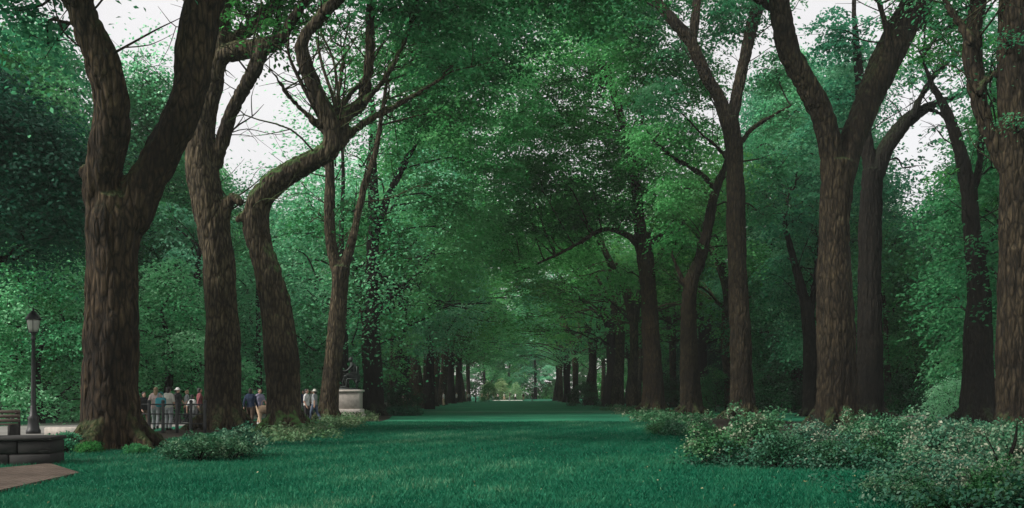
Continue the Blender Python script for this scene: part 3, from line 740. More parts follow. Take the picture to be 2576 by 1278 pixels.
hero_tree('elm_tree', 'straight elm on the right row with a low bough arching over the lawn', 66.0, [
    ([(1643, 1042, 72), (1643, 1005, 58), (1641, 930, 52), (1636, 830, 46), (1630, 730, 42), (1622, 650, 41), (1612, 590, 44)], 0),
    ([(1608, 615, 26), (1570, 588, 16), (1515, 578, 13), (1445, 618, 10), (1370, 655, 8), (1285, 690, 4)], -1.5),
    ([(1622, 615, 22), (1660, 597, 19), (1700, 580, 14), (1732, 540, 9)], .8),
    ([(1612, 610, 34), (1602, 500, 28), (1588, 400, 24), (1560, 290, 20), (1528, 190, 22), (1490, 110, 14), (1460, 30, 10), (1430, -40, 7)], .5),
    ([(1530, 200, 16), (1545, 100, 10), (1552, 0, 6)], .5)],
    [(1540, 120, 66, 2.6, .8), (1500, 330, 66, 3.0, 1), (1610, 420, 66, 3.2, 1), (1480, 490, 66, 2.6, 1), (1560, 540, 66, 2.0, .9), (1400, 200, 64, 3, .85), (1380, 420, 65, 2.8, 1), (1320, 540, 64, 1.8, .8), (1390, 590, 65, 1.4, .8), (1700, 530, 66, 1.7, .9), (1440, 80, 64, 3, .9), (1300, 660, 63, 1.1, .7), (1330, 180, 64, 2.6, .8), (1440, 300, 68, 2.8, 1), (1550, 400, 69, 2.8, 1), (1480, 180, 68, 2.6, 1), (1400, 520, 69, 2.4, 1), (1300, 560, 72, 2.4, 1), (1320, 640, 74, 2.2, .9), (1260, 640, 72, 2.0, .9), (1600, 260, 69, 2.6, 1), (1300, 300, 68, 2.4, .9), (1270, 430, 66, 3.0, 1), (1350, 320, 66, 2.8, .9), (1450, 560, 68, 2.2, .9), (1250, 560, 68, 2.4, .8), (1340, 460, 66, 2.4, .9), (1520, 10, 64, 2.8, 1), (1660, 680, 67, 1.4, .9), (1570, 690, 67, 1.5, .9)],
    M['bark_red'], M['leaf_light'], 35, leaf=.22, cover=1.9)
hero_tree('elm_tree', 'dark elm with a leaning upper trunk just left of the right frame edge', 45.0, [
    ([(2461, 1066, 100), (2460, 1010, 84), (2459, 930, 72), (2458, 840, 68), (2462, 740, 62), (2452, 650, 48), (2442, 560, 42), (2436, 475, 40), (2420, 400, 34), (2396, 320, 29), (2372, 265, 24), (2345, 215, 16), (2320, 150, 10)], 0),
    ([(2462, 660, 26), (2484, 610, 18), (2512, 580, 14), (2540, 540, 9)], .8),
    ([(2440, 500, 24), (2462, 420, 20), (2470, 330, 16), (2500, 250, 10)], 1.)],
    [(2330, 120, 45, 1.3, .6), (2400, 40, 46, 1.8, .8), (2500, 300, 46, 1.1, .6), (2390, 440, 46, 1.0, .35), (2500, 500, 46, .9, .6), (2500, 130, 46, 1.5, .8), (2310, 20, 46, 1.5, .75)],
    M['bark_dark'], M['leaf'], 36, leaf=.22)
hero_tree('elm_tree', 'broad brown elm cut by the right frame edge, leafy shoots on its bark', 30.0, [
    ([(2566, 1099, 132), (2562, 1040, 112), (2558, 940, 100), (2557, 800, 92), (2560, 650, 90), (2562, 520, 94), (2558, 400, 86), (2552, 260, 80), (2550, 100, 80), (2552, -60, 74), (2560, -220, 56)], 0),
    ([(2552, 480, 46), (2522, 405, 42), (2482, 322, 40), (2457, 228, 45), (2444, 115, 48), (2458, 15, 44), (2480, -80, 34), (2520, -200, 20)], 1.),
    ([(2458, 235, 20), (2490, 195, 16), (2530, 170, 12)], .4),
    ([(2446, 110, 26), (2415, 60, 22), (2380, 10, 18), (2350, -60, 12)], .6)],
    [(2470, -150, 31, 2.0, 1), (2620, -200, 31, 2.2, 1), (2400, -120, 31, 1.6, 1), (2545, 95, 29, .35, .8), (2550, 300, 29, .35, .8), (2410, 20, 31, .8, .6), (2500, 170, 30.6, .5, .6)],
    M['bark'], M['leaf'], 37, leaf=.12)
hero_tree('tree', 'thin dark forked tree left of the pale ridged elm trunk', 58.0, [
    ([(2040, 1048, 54), (2040, 1010, 44), (2038, 900, 40), (2030, 790, 32), (2010, 705, 22), (1990, 630, 18), (1974, 560, 13), (1985, 480, 8)], 0),
    ([(2034, 810, 22), (2050, 710, 17), (2062, 610, 13), (2068, 500, 8)], .8)],
    [(1985, 560, 58, 1.6, .9), (2060, 500, 59, 1.7, .9), (1960, 660, 59, 1.4, .8), (2030, 620, 59, 1.3, .8), (2020, 410, 59, 1.6, .8)],
    M['bark_dark'], M['leaf'], 38, leaf=.28)
hero_tree('tree', 'thin dark tree seen between the two largest trunks on the left', 55.0, [
    ([(489, 1050, 40), (490, 1000, 32), (493, 900, 26), (489, 800, 22), (495, 700, 18), (502, 620, 12)], 0),
    ([(490, 790, 14), (470, 730, 11), (455, 680, 7)], .5)],
    [(470, 640, 55, 1.5, .8), (430, 560, 56, 1.7, .8), (505, 560, 56, 1.5, .7), (440, 720, 56, 1.2, .8)],
    M['bark_dark'], M['leaf_light'], 39, leaf=.26)

# ================================================================== REST OF THE AVENUE (elms down both rows)
elms = [generic_elm(101, 22, 7.5, 8.6, .50, nl=6, leafm='leaf_light'), generic_elm(102, 23, 8.5, 8.8, .46, bark='bark_pale', nl=6, leafm='leaf_olive'), generic_elm(103, 21, 6.8, 8.4, .55, bark='bark_dark', nl=6, leafm='leaf_olive'), generic_elm(104, 22.5, 7.6, 8.4, .44, bark='bark_pale', nl=6, leafm='leaf_olive')]
used = set()
def put(protos, k, x, y, rz, s, label, cat, group=None, sz=None):
    p = protos[k % len(protos)]
    o = p if id(p) not in used else copy_tree(p)
    used.add(id(p))
    o.location = (x, y, 0); o.rotation_euler = (0, 0, rz); o.scale = (s, s, sz or s)
    tag(o, label, cat)
    if group: o['group'] = group
    elif 'group' in o: del o['group']
    return o
row = [(-9.3, 75, 2, 'avenue elm hidden partly by the black-trunked elm on the left row'),
       (-9.3, 92, 1, 'brown elm on the left row beyond the low dark hedge'),
       (-9.3, 107, 1, 'pale slender elm trunk beside the brown one on the far left row'),
       (-9.5, 124, 1, None), (-9.4, 141, 2, None), (-9.3, 158, 0, None), (-9.3, 175, 1, None), (-9.2, 194, 3, None),
       (10.4, 79, 3, 'dark elm showing left of the right-row elm with the arching bough'),
       (10.6, 92, 1, 'brown elm second left of the elm with the arching bough'),
       (10.9, 104, 2, 'broad black elm trunk on the far right row'),
       (10.2, 122, 0, None), (9.9, 143, 3, None), (9.7, 160, 2, None), (9.5, 178, 1, None), (9.3, 196, 0, None)]
for i, (x, y, k, lb) in enumerate(row):
    side = 'left' if x < 0 else 'right'
    g = None if lb else 'distant elms of the %s row' % side
    put(elms, k, x, y, i * 1.37, (1.2 if 90 < y < 170 else 1.0) + .06 * random.random(), lb or 'distant small elm near the far end of the %s avenue row' % side, 'tree', g, sz=1.0)
for sx in (-1, 1):
    for i in range(10):
        yy = 74 + i * 13 + random.uniform(-2, 2)
        put(elms, i + (sx > 0), sx * (17.3 if sx > 0 else 11.9) + random.uniform(-.6, .6), yy, i * 1.1 + sx, .9 + .1 * random.random(), 'slim elm of the second row standing outside the %s avenue row' % ('left' if sx < 0 else 'right'), 'tree', 'second row elms on the %s' % ('left' if sx < 0 else 'right'))
# two unseen elms added behind the camera to shade the foreground
put(elms, 0, -10.5, -6.0, .4, 1.0, 'unseen elm added behind the camera at left to shade the foreground', 'tree')
put(elms, 2, 10.5, -5.0, 2.0, 1.0, 'unseen elm added behind the camera at right to shade the foreground', 'tree')

# ================================================================== WOODS ON BOTH SIDES
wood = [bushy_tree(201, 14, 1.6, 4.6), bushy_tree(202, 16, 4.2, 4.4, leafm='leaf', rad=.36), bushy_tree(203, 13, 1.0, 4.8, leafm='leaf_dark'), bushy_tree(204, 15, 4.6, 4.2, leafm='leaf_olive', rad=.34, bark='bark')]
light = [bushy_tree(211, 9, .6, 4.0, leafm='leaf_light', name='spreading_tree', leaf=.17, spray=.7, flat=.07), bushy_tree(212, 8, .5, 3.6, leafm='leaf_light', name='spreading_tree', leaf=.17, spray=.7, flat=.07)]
def topY(X):
    if 520 < X < 850: return 470
    if 230 < X < 480: return 110
    if 2210 < X < 2520: return 500
    if 2030 < X <= 2210: return 110
    return 40
WL = 'dense woodland tree in the belt beyond the left path'
WR = 'dense woodland tree in the belt right of the avenue'
cnt = 0
for side in (-1, 1):
    for rowi, (xo, y0, y1, st) in enumerate(((27, 46, 190, 8.5), (35, 50, 200, 9), (45, 60, 210, 10), (58, 78, 220, 11))):
        y = y0
        while y < y1:
            x = side * (xo + random.uniform(-2, 2)); yy = y + random.uniform(-2, 2)
            X = CX + x / yy * F
            y += st
            if X < -150 or X > 2730: continue
            k = random.randrange(4)
            hmax = min(23, H + (HY - topY(X)) / F * (yy - 3))
            h0 = (14, 16, 13, 15)[k]; s = min(1.45, max(.55, hmax / h0)) * random.uniform(.88, 1.0)
            put(wood, k, x, yy, random.random() * 6.28, min(s, 1.15), WL if side < 0 else WR, 'tree', 'woodland trees left of the avenue' if side < 0 else 'woodland trees right of the avenue', sz=s)
            cnt += 1
# pale, sunny trees just beyond the left path
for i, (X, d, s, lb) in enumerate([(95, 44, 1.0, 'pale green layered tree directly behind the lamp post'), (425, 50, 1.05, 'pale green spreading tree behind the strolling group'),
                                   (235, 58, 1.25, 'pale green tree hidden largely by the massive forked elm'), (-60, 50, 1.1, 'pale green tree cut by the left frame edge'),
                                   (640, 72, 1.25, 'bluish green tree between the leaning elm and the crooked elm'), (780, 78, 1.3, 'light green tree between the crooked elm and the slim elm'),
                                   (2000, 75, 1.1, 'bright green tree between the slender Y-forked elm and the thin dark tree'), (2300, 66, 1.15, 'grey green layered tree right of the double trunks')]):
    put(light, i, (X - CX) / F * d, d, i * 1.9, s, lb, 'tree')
tall = [bushy_tree(261, 22, 4.0, 6.0, rad=.4, leafm='leaf', name='tall_tree', nb=34, leaf=.22), bushy_tree(262, 23, 5.0, 5.6, rad=.4, leafm='leaf_light', name='tall_tree', nb=32, leaf=.22)]
for i, (X, d, z, k, lb) in enumerate([(370, 60, 1.0, 0, 'tall green tree seen through the V of the massive forked elm'), (2120, 66, 1.14, 0, 'tall green tree seen through the V of the double-limbed elm'), (2010, 72, 1.22, 1, 'tall light green tree between the Y-forked elm and the double-limbed elm'),
                                      (90, 56, 1.05, 1, 'tall light green tree at the upper left corner'), (1930, 80, 1.3, 0, 'tall green tree behind the Y-forked elm'), (2550, 62, 1.0, 0, 'tall green tree behind the right frame edge'), (1080, 86, 1.35, 1, 'tall light green tree behind the black-trunked elm'),
                                      (-60, 64, 1.1, 0, 'tall green tree behind the left frame edge')]):
    put(tall, k, (X - CX) / F * d, d, i * 1.3, 1.0, lb, 'tree', sz=z)
# thin pale crowns against the sky
thin_ = bushy_tree(271, 15.5, 3.0, 4.2, rad=.22, leafm='leaf_light', name='sparse_tree', nb=26, leaf=.17, cover=.38, spray=1.1, flat=.6)
for i, (X, d, s, lb) in enumerate([(650, 62, 1.02, 'sparse pale tree against the sky left of the crooked limb'), (2360, 66, 1.0, 'sparse tree against the sky right of the double trunks'), (2470, 70, .95, 'sparse tree against the sky behind the dark leaning elm'), (860, 58, 1.4, 'sparse pale tree against the sky above the slim elm'), (345, 60, 1.55, 'sparse pale tree against the sky inside the V of the massive elm')]):
    put([thin_], 0, (X - CX) / F * d, d, i * 2.2, s, lb, 'tree')
# dark overhanging crown at upper left
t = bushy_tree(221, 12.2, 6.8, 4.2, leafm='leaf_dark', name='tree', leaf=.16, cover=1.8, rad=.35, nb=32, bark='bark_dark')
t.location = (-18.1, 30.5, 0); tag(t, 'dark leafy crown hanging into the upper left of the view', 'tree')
# far wood closing the view
def far_wood():
    r = np.random.default_rng(77); bl = []
    for i in range(620):
        a = -1.0 + 2.0 * (i + r.random()) / 620
        d = 215 + 60 * r.random() if abs(a) > .13 else 285 + 30 * r.random()
        x = math.tan(a * .72) * d
        bl.append((np.array([x, d, 1 + 25 * r.random()]), 4 + 3 * r.random(), 1.))
    return foliage_mesh('far_wood', bl, leaf=.9, cover=1.0, seed=3, spread=1.6, flat=.5, per=20)
tag(link('far_wood', far_wood(), M['leaf'], smooth=False), 'far wood closing the end of the avenue', 'wood', kind='stuff')
arch = bushy_tree(232, 24, 5.0, 7.5, rad=.5, leafm='leaf_light', name='far_tree', leaf=.5, nb=34)
for i, (x, y, lb) in enumerate([(-7.5, 252, 'far tree arching over the avenue end from the left'), (6.5, 256, 'far tree arching over the avenue end from the right'), (-1, 272, 'far tree behind the sunlit bushes at the avenue end')]):
    put([arch], 0, x, y, i * 2.1, 1.0, lb, 'tree')
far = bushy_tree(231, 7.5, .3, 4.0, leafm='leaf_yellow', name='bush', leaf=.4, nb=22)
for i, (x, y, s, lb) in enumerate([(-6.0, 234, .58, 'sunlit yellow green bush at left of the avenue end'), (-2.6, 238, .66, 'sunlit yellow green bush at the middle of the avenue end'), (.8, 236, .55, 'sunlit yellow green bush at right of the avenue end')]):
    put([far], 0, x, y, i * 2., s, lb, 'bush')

# understorey bushes
under = [bushy_tree(241, 3.4, .2, 1.9, rad=.06, leafm='leaf', name='bush', leaf=.15, nb=16, spray=.35, flat=.1), bushy_tree(242, 2.8, .2, 2.1, rad=.06, leafm='leaf_dark', name='bush', leaf=.15, nb=16, spray=.35, flat=.1),
         bushy_tree(243, 4.2, .3, 2.0, rad=.07, leafm='leaf_light', name='bush', leaf=.15, nb=16, spray=.35, flat=.1)]
for side, lb, g in ((-1, 'low bush at the foot of the wood left of the path', 'bushes left of the path'), (1, 'low bush at the foot of the wood right of the avenue', 'bushes right of the avenue')):
    for i in range(34):
        yy = 54 + i * 4.2 + random.uniform(-1.5, 1.5); x = side * (23.5 + random.random() * 6 + (2 if side > 0 else 0))
        X = CX + x / yy * F
        if -60 < X < 2640: put(under, random.randrange(3), x, yy, random.random() * 6.28, random.uniform(.8, 1.25), lb, 'bush', g)
for i, (X, d, s, k, lb) in enumerate([(1680, 80, 1.0, 1, 'dark bush showing between the arching-bough elm and the wavy elm'), (1800, 74, 1.0, 0, 'green bush between the wavy elm and the Y-forked elm'),
                                      (1960, 70, 1.0, 1, 'dark bush right of the Y-forked elm trunk'), (2270, 60, .95, 1, 'dark bush right of the double trunks'),
                                      (1010, 72, .8, 1, 'dark bush right of the black-trunked elm'), (1470, 110, 1.0, 1, 'dark bush beside the far right row'), (1230, 175, 1.1, 0, 'green bush near the far end at left')]):
    put(under, k, (X - CX) / F * d, d, i * 1.3, s, lb, 'bush')
sun_toned = bushy_tree(251, 2.2, .1, 1.35, rad=.05, leafm='leaf_sun_tone', name='bush', leaf=.13, nb=18, spray=.35, flat=.06)  # stands in for a sunlit grass patch; brightness comes from the leaf colour
sun_toned.location = P(2396, 992, 47.5) * np.array([1, 1, 0]); tag(sun_toned, 'rounded bush coloured like sunlit grass between the two right-edge elms', 'bush')

# ================================================================== SHRUB BED ON THE RIGHT
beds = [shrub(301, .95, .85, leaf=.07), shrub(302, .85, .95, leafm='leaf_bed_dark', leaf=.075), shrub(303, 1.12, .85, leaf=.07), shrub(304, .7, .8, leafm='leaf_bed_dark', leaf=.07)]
bx = [(1790, 18.2, .95, 0, 'leafy shrub at the left tip of the right bed, beside the lawn'),
      (1900, 19.2, 1.08, 2, 'grey green shrub second from the left tip of the right bed'),
      (1960, 17.6, .68, 1, 'dark shrub along the front of the right bed, left one'),
      (2075, 17.3, .68, 1, 'dark shrub along the front of the right bed, below the pale ridged elm'),
      (2190, 17.2, .75, 3, 'dark shrub along the front of the right bed, right one'),
      (2025, 20.5, .95, 0, 'pale topped shrub at the foot of the pale ridged elm'),
      (2250, 18.2, 1.0, 2, 'pinkish tipped shrub right of the double trunks'),
      (2360, 16.4, .92, 0, 'pinkish tipped shrub in the middle of the right bed'),
      (2475, 16.8, .92, 2, 'pinkish tipped shrub near the right frame edge'),
      (2570, 16.0, .95, 0, 'pinkish tipped shrub cut by the right frame edge'),
      (2330, 13.8, .72, 2, 'sprawling shrub at the bottom right nearest the lawn'),
      (2450, 13.2, .8, 0, 'sprawling shrub at the bottom right, second from the lawn'),
      (2580, 12.8, .8, 2, 'sprawling shrub in the bottom right corner'),
      (2290, 11.7, .52, 0, 'small shrub touching the bottom frame edge at right'),
      (2430, 11.3, .6, 2, 'pale shrub touching the bottom frame edge at right'),
      (2560, 11.0, .68, 0, 'shrub filling the lowest right corner of the view'),
      (2350, 10.9, .5, 3, 'tiny dark leafed shrub low at the bottom frame edge'),
      (2510, 10.6, .58, 0, 'small pale shrub low at the bottom frame edge, near the corner'),
      (2225, 12.4, .42, 0, 'small straggling shrub spilling onto the lawn at bottom right'),
      (2330, 21.5, 1.0, 3, 'dark shrub behind the pinkish shrubs of the right bed'),
      (2440, 22.5, 1.0, 1, 'dark shrub at the foot of the dark leaning elm'),
      (2540, 21.0, 1.0, 3, 'dark shrub at the foot of the broad right-edge elm'),
      (2160, 22.5, .9, 0, 'pale shrub behind the dark front shrubs of the right bed'),
      (1880, 25.5, .8, 3, 'low dark shrub at the foot of the Y-forked elm'),
      (1700, 30.5, .7, 3, 'low dark mound of leaves left of the right bed'),
      (1660, 31.5, .65, 1, 'small dark shrub at the lawn edge left of the dark mound'),
      (1760, 28.5, .75, 0, 'pale low shrub at the foot of the wavy elm')]
for i, (X, d, s, k, lb) in enumerate(bx):
    put(beds, k, (X - CX) / F * d, d, i * 1.7, s, lb, 'shrub', sz=s * (.88 + .3 * ((i * 7) % 5) / 4))
# woody stem leaning through the corner shrubs
mb = MB(); mb.tube([(0, 0, -.1), (.12, .05, .35), (.26, .0, .75), (.33, .05, 1.05)], [.035, .03, .024, .01], 7, 4, .06, 3)
mb.tube([(.12, .05, .35), (.02, .0, .6), (-.05, .1, .85)], [.018, .013, .006], 6, 3)
o = mb.build('bare_stem', M['bark_dark']); o.location = P(2500, 992, 11.9) * np.array([1, 1, 0]); tag(o, 'bare dark woody stem leaning up in the bottom right corner', 'stem')

# ground cover below the rows
def cover(name, pts, leaf, hgt, n, seed):
    r = np.random.default_rng(seed); bl = []
    for (x0, y0, x1, y1, wd) in pts:
        L = math.hypot(x1 - x0, y1 - y0)
        for i in range(max(2, int(L * n))):
            t = r.random(); bl.append((np.array([x0 + (x1 - x0) * t + r.normal() * wd, y0 + (y1 - y0) * t + r.normal() * wd, hgt * r.random() ** 1.5]), .28 + .2 * r.random(), .8))
    return foliage_mesh(name, bl, leaf=leaf, cover=.7, seed=seed, spread=.2, flat=.05, per=10, tilt=.8)
tag(link('ground_cover', cover('ground_cover', [(-6.2, 26, -8.2, 37, .6), (-7.2, 36, -9.3, 50, .6), (-8.6, 48, -9.2, 60, .4)], .12, .22, 6, 8), M['leaf_cover'], smooth=False), 'yellowish ground cover along the foot of the left row', 'ground cover', kind='stuff')
tag(link('ground_cover', cover('ground_cover', [(7.0, 42, 9.6, 66, .7), (6.4, 36, 8.2, 48, .5), (9, 66, 10, 90, .8), (9.5, 50, 12, 56, .8)], .15, .3, 5, 9), M['leaf_bed'], smooth=False), 'pale ground cover along the foot of the right row', 'ground cover', kind='stuff')
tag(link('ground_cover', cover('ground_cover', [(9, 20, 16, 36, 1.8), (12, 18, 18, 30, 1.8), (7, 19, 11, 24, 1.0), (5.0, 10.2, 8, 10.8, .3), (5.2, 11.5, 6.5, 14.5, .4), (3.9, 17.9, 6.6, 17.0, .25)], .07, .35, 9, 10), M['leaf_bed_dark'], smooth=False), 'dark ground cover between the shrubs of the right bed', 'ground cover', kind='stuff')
# left shrubs
ls = [shrub(311, .8, .95, leafm='leaf_left', leaf=.08), shrub(312, .85, .8, leafm='leaf_left', leaf=.08), shrub(313, .5, .7, leafm='leaf', leaf=.075)]
for i, (X, d, s, k, lb) in enumerate([(455, 19.4, .62, 0, 'low light green shrub right of the massive forked elm'), (540, 20.2, .72, 0, 'light green shrub at the foot of the leaning pale elm'),
                                      (610, 20.3, .85, 1, 'darker green shrub left of the crooked mossy elm'), (500, 18.9, .7, 1, 'small shrub at the lawn edge right of the massive elm'),
                                      (165, 22.3, .9, 2, 'leafy clump between the dark low wall and the massive elm'), (225, 21.6, .55, 2, 'small weeds at the foot of the massive forked elm'), (345, 21.2, .5, 2, 'small weeds right of the massive elm roots'), (590, 19.2, .6, 1, 'small dark shrub at the lawn edge left of the crooked elm')]):
    put(ls, k, (X - CX) / F * d, d, i * 2.1, s, lb, 'shrub')
# low dark clipped hedge beside the statue
def hedge():
    bl = []
    r = np.random.default_rng(4)
    for i in range(26): bl.append((np.array([-8.9 + 2.6 * r.random(), 60 + 1.4 * r.random(), .12 + .28 * r.random()]), .34, 1.2))
    return foliage_mesh('hedge', bl, leaf=.16, cover=1.4, seed=6, spread=.2, flat=.06, per=10)
tag(link('hedge', hedge(), M['leaf_dark'], smooth=False), 'low dark hedge on the lawn right of the black-trunked elm', 'hedge')

# ================================================================== LEFT FURNITURE
# low dark stone wall
wx0, wy0 = P(-40, 1190, G(1187))[0], G(1187)
root = empty('low_wall', (-9.86, 17.5, 0)); tag(root, 'low dark stone wall at the left frame edge beside brown paving', 'wall')
body_, cop_ = MB(), MB(); ca, sa = math.cos(.16), math.sin(.16)
for row_, n_ in ((0, 4), (1, 5)):
    L_ = 3.1 / n_
    for k in range(n_):
        u = -1.55 + L_ * (k + .5)
        body_.box((-.75 + u * ca, .55 + u * sa, .11 + row_ * .255), (L_ / 2 - .006, .42 + .006 * ((k * 5 + row_) % 3), .122), rz=.16, bev=.022)
for k in range(3):
    u = -1.58 + 3.16 / 3 * (k + .5); cop_.box((-.75 + u * ca, .55 + u * sa, .535), (3.16 / 6 - .005, .46, .036), rz=.16, bev=.014)
body_.build('wall_body', M['stone_dark'], root, smooth=False); cop_.build('coping', M['stone_dark'], root, smooth=False)
# bench
bp = P(-8, 1100, 29.0)
root = empty('park_bench', (bp[0], 29.0, 0), .1); tag(root, 'brown bench end cut by the left frame edge beyond the dark wall', 'bench')
for k in range(4):
    mb = MB(); mb.box((0, -.24 + k * .15, .45), (.55, .062, .02), bev=.008); mb.build('seat_slat', M['bench'], root, smooth=False)
for k in range(3):
    mb = MB(); mb.box((0, .36 + k * .02, .56 + k * .14), (.55, .018, .055), bev=.008); mb.build('back_slat', M['bench'], root, smooth=False)
for s in (-1, 1):
    mb = MB(); mb.box((s * .5, -.02, .214), (.045, .3, .212), bev=.01); mb.box((s * .5, .43, .45), (.03, .03, .45), bev=.01); mb.build('bench_leg', M['stone_dark'], root, smooth=False)
# lamp posts
def lamp(x, y, label, s=1.0):
    root = empty('street_lamp', (x, y, 0)); root.scale = (s, s, s)
    mb = MB(); mb.lathe([(0, 0), (.24, 0), (.24, .12), (.2, .18), (.17, .5), (.19, .56), (.12, .66), (.10, .95), (.085, 1.0)], sides=14); mb.build('base', M['iron'], root)
    mb = MB(); mb.lathe([(.085, .98), (.075, 2.0), (.06, 3.32), (.09, 3.36), (.09, 3.40), (.055, 3.44), (.08, 3.56), (.16, 3.62), (0, 3.62)], sides=14); mb.build('pole', M['iron'], root)
    mb = MB(); mb.lathe([(0, 3.625), (.13, 3.625), (.17, 3.75), (.205, 3.98), (.205, 4.06), (0, 4.06)], sides=14); mb.build('lantern_glass', M['lampglass'], root)
    mb = MB(); mb.lathe([(0, 4.05), (.27, 4.05), (.26, 4.10), (.17, 4.24), (.08, 4.33), (.07, 4.36), (.03, 4.38), (.035, 4.44), (0, 4.5)], sides=14)
    for k in range(4):
        a = k * math.pi / 2 + .4
        mb.tube([(.15 * math.cos(a), .15 * math.sin(a), 3.63), (.19 * math.cos(a), .19 * math.sin(a), 3.78), (.222 * math.cos(a), .222 * math.sin(a), 4.07)], [.01, .01, .01], 5, 2)
    mb.build('lantern_cap', M['iron'], root)
    return tag(root, label, 'street lamp')
lp = P(84, 992, 32.5); lamp(lp[0], 32.5, 'black lamp post with a frosted lantern at left beyond the path')
lp = P(2150, 992, 62.); lamp(lp[0], 62., 'lamp lantern glimpsed between the double trunks on the right', .92)
# iron fences along the path
def fence(p0, p1, n, h, label, rails=(.3, .62, .94)):
    root = empty('iron_fence', (p0[0], p0[1], 0)); v = np.array([p1[0] - p0[0], p1[1] - p0[1], 0])
    for k in range(n + 1):
        c = v * k / n; mb = MB(); mb.tube([c + [0, 0, -.1], c + [0, 0, h * .5], c + [0, 0, h]], [.07, .06, .06], 8, 2); mb.ell(c + np.array([0, 0, h + .04]), (.07, .07, .07), 8, 6)
        mb.build('post', M['iron'], root)
    for z in rails:
        mb = MB(); mb.tube([np.array([0, 0, h * z]), v * .5 + np.array([0, 0, h * z]), v + np.array([0, 0, h * z])], [.028] * 3, 6, 2); mb.build('rail', M['iron'], root)
    return tag(root, label, 'fence')
a, b = P(340, 992, 33.5), P(520, 992, 33.5)
fence((a[0], 33.5), (b[0], 33.3), 5, 1.1, 'black post and rail fence in front of the strolling group')
a, b = P(-30, 992, 46), P(215, 992, 47)
fence((a[0], 46), (b[0], 47), 7, .75, 'low black fence beyond the path behind the lamp post', rails=(.25, .96))
# kerb block beside the path
mb = MB(); mb.box((0, 0, .15), (.62, .28, .16), bev=.03); o = mb.build('stone_block', M['stone'], smooth=False); q = P(168, 992, 30.5); o.location = (q[0], 30.5, 0); tag(o, 'pale stone block on the path edge left of the massive elm', 'block')
# white cart at the far left
def cart(x, y, rz, label):
    root = empty('parked_van', (x, y, 0), rz)
    mb = MB(); mb.box((0, 0, .98), (2.1, .86, .58), bev=.14); mb.box((.1, 0, 1.62), (1.7, .78, .26), bev=.16); mb.build('body', M['white'], root)
    for sy in (-1, 1):
        for wx in (-.95, .45):
            mb = MB(); mb.box((wx, sy * .80, 1.62), (.52, .01, .15), bev=.005); mb.build('window', M['glass'], root, smooth=False)
    mb = MB(); mb.box((1.82, 0, 1.58), (.02, .62, .16), bev=.005); mb.build('windscreen', M['glass'], root, smooth=False)
    for sx in (-1.3, 1.3):
        for sy in (-1, 1):
            q = MB(); q.ell((0, 0, 0), (.34, .11, .34), 16, 8); w_ = q.build('wheel', M['rubber'], root); w_.location = (sx, sy * .8, .34)
    return tag(root, label, 'van')
q = P(2, 992, 70.); cart(q[0] - 1.2, 70., .05, 'white parked van at the left frame edge beyond the fence')

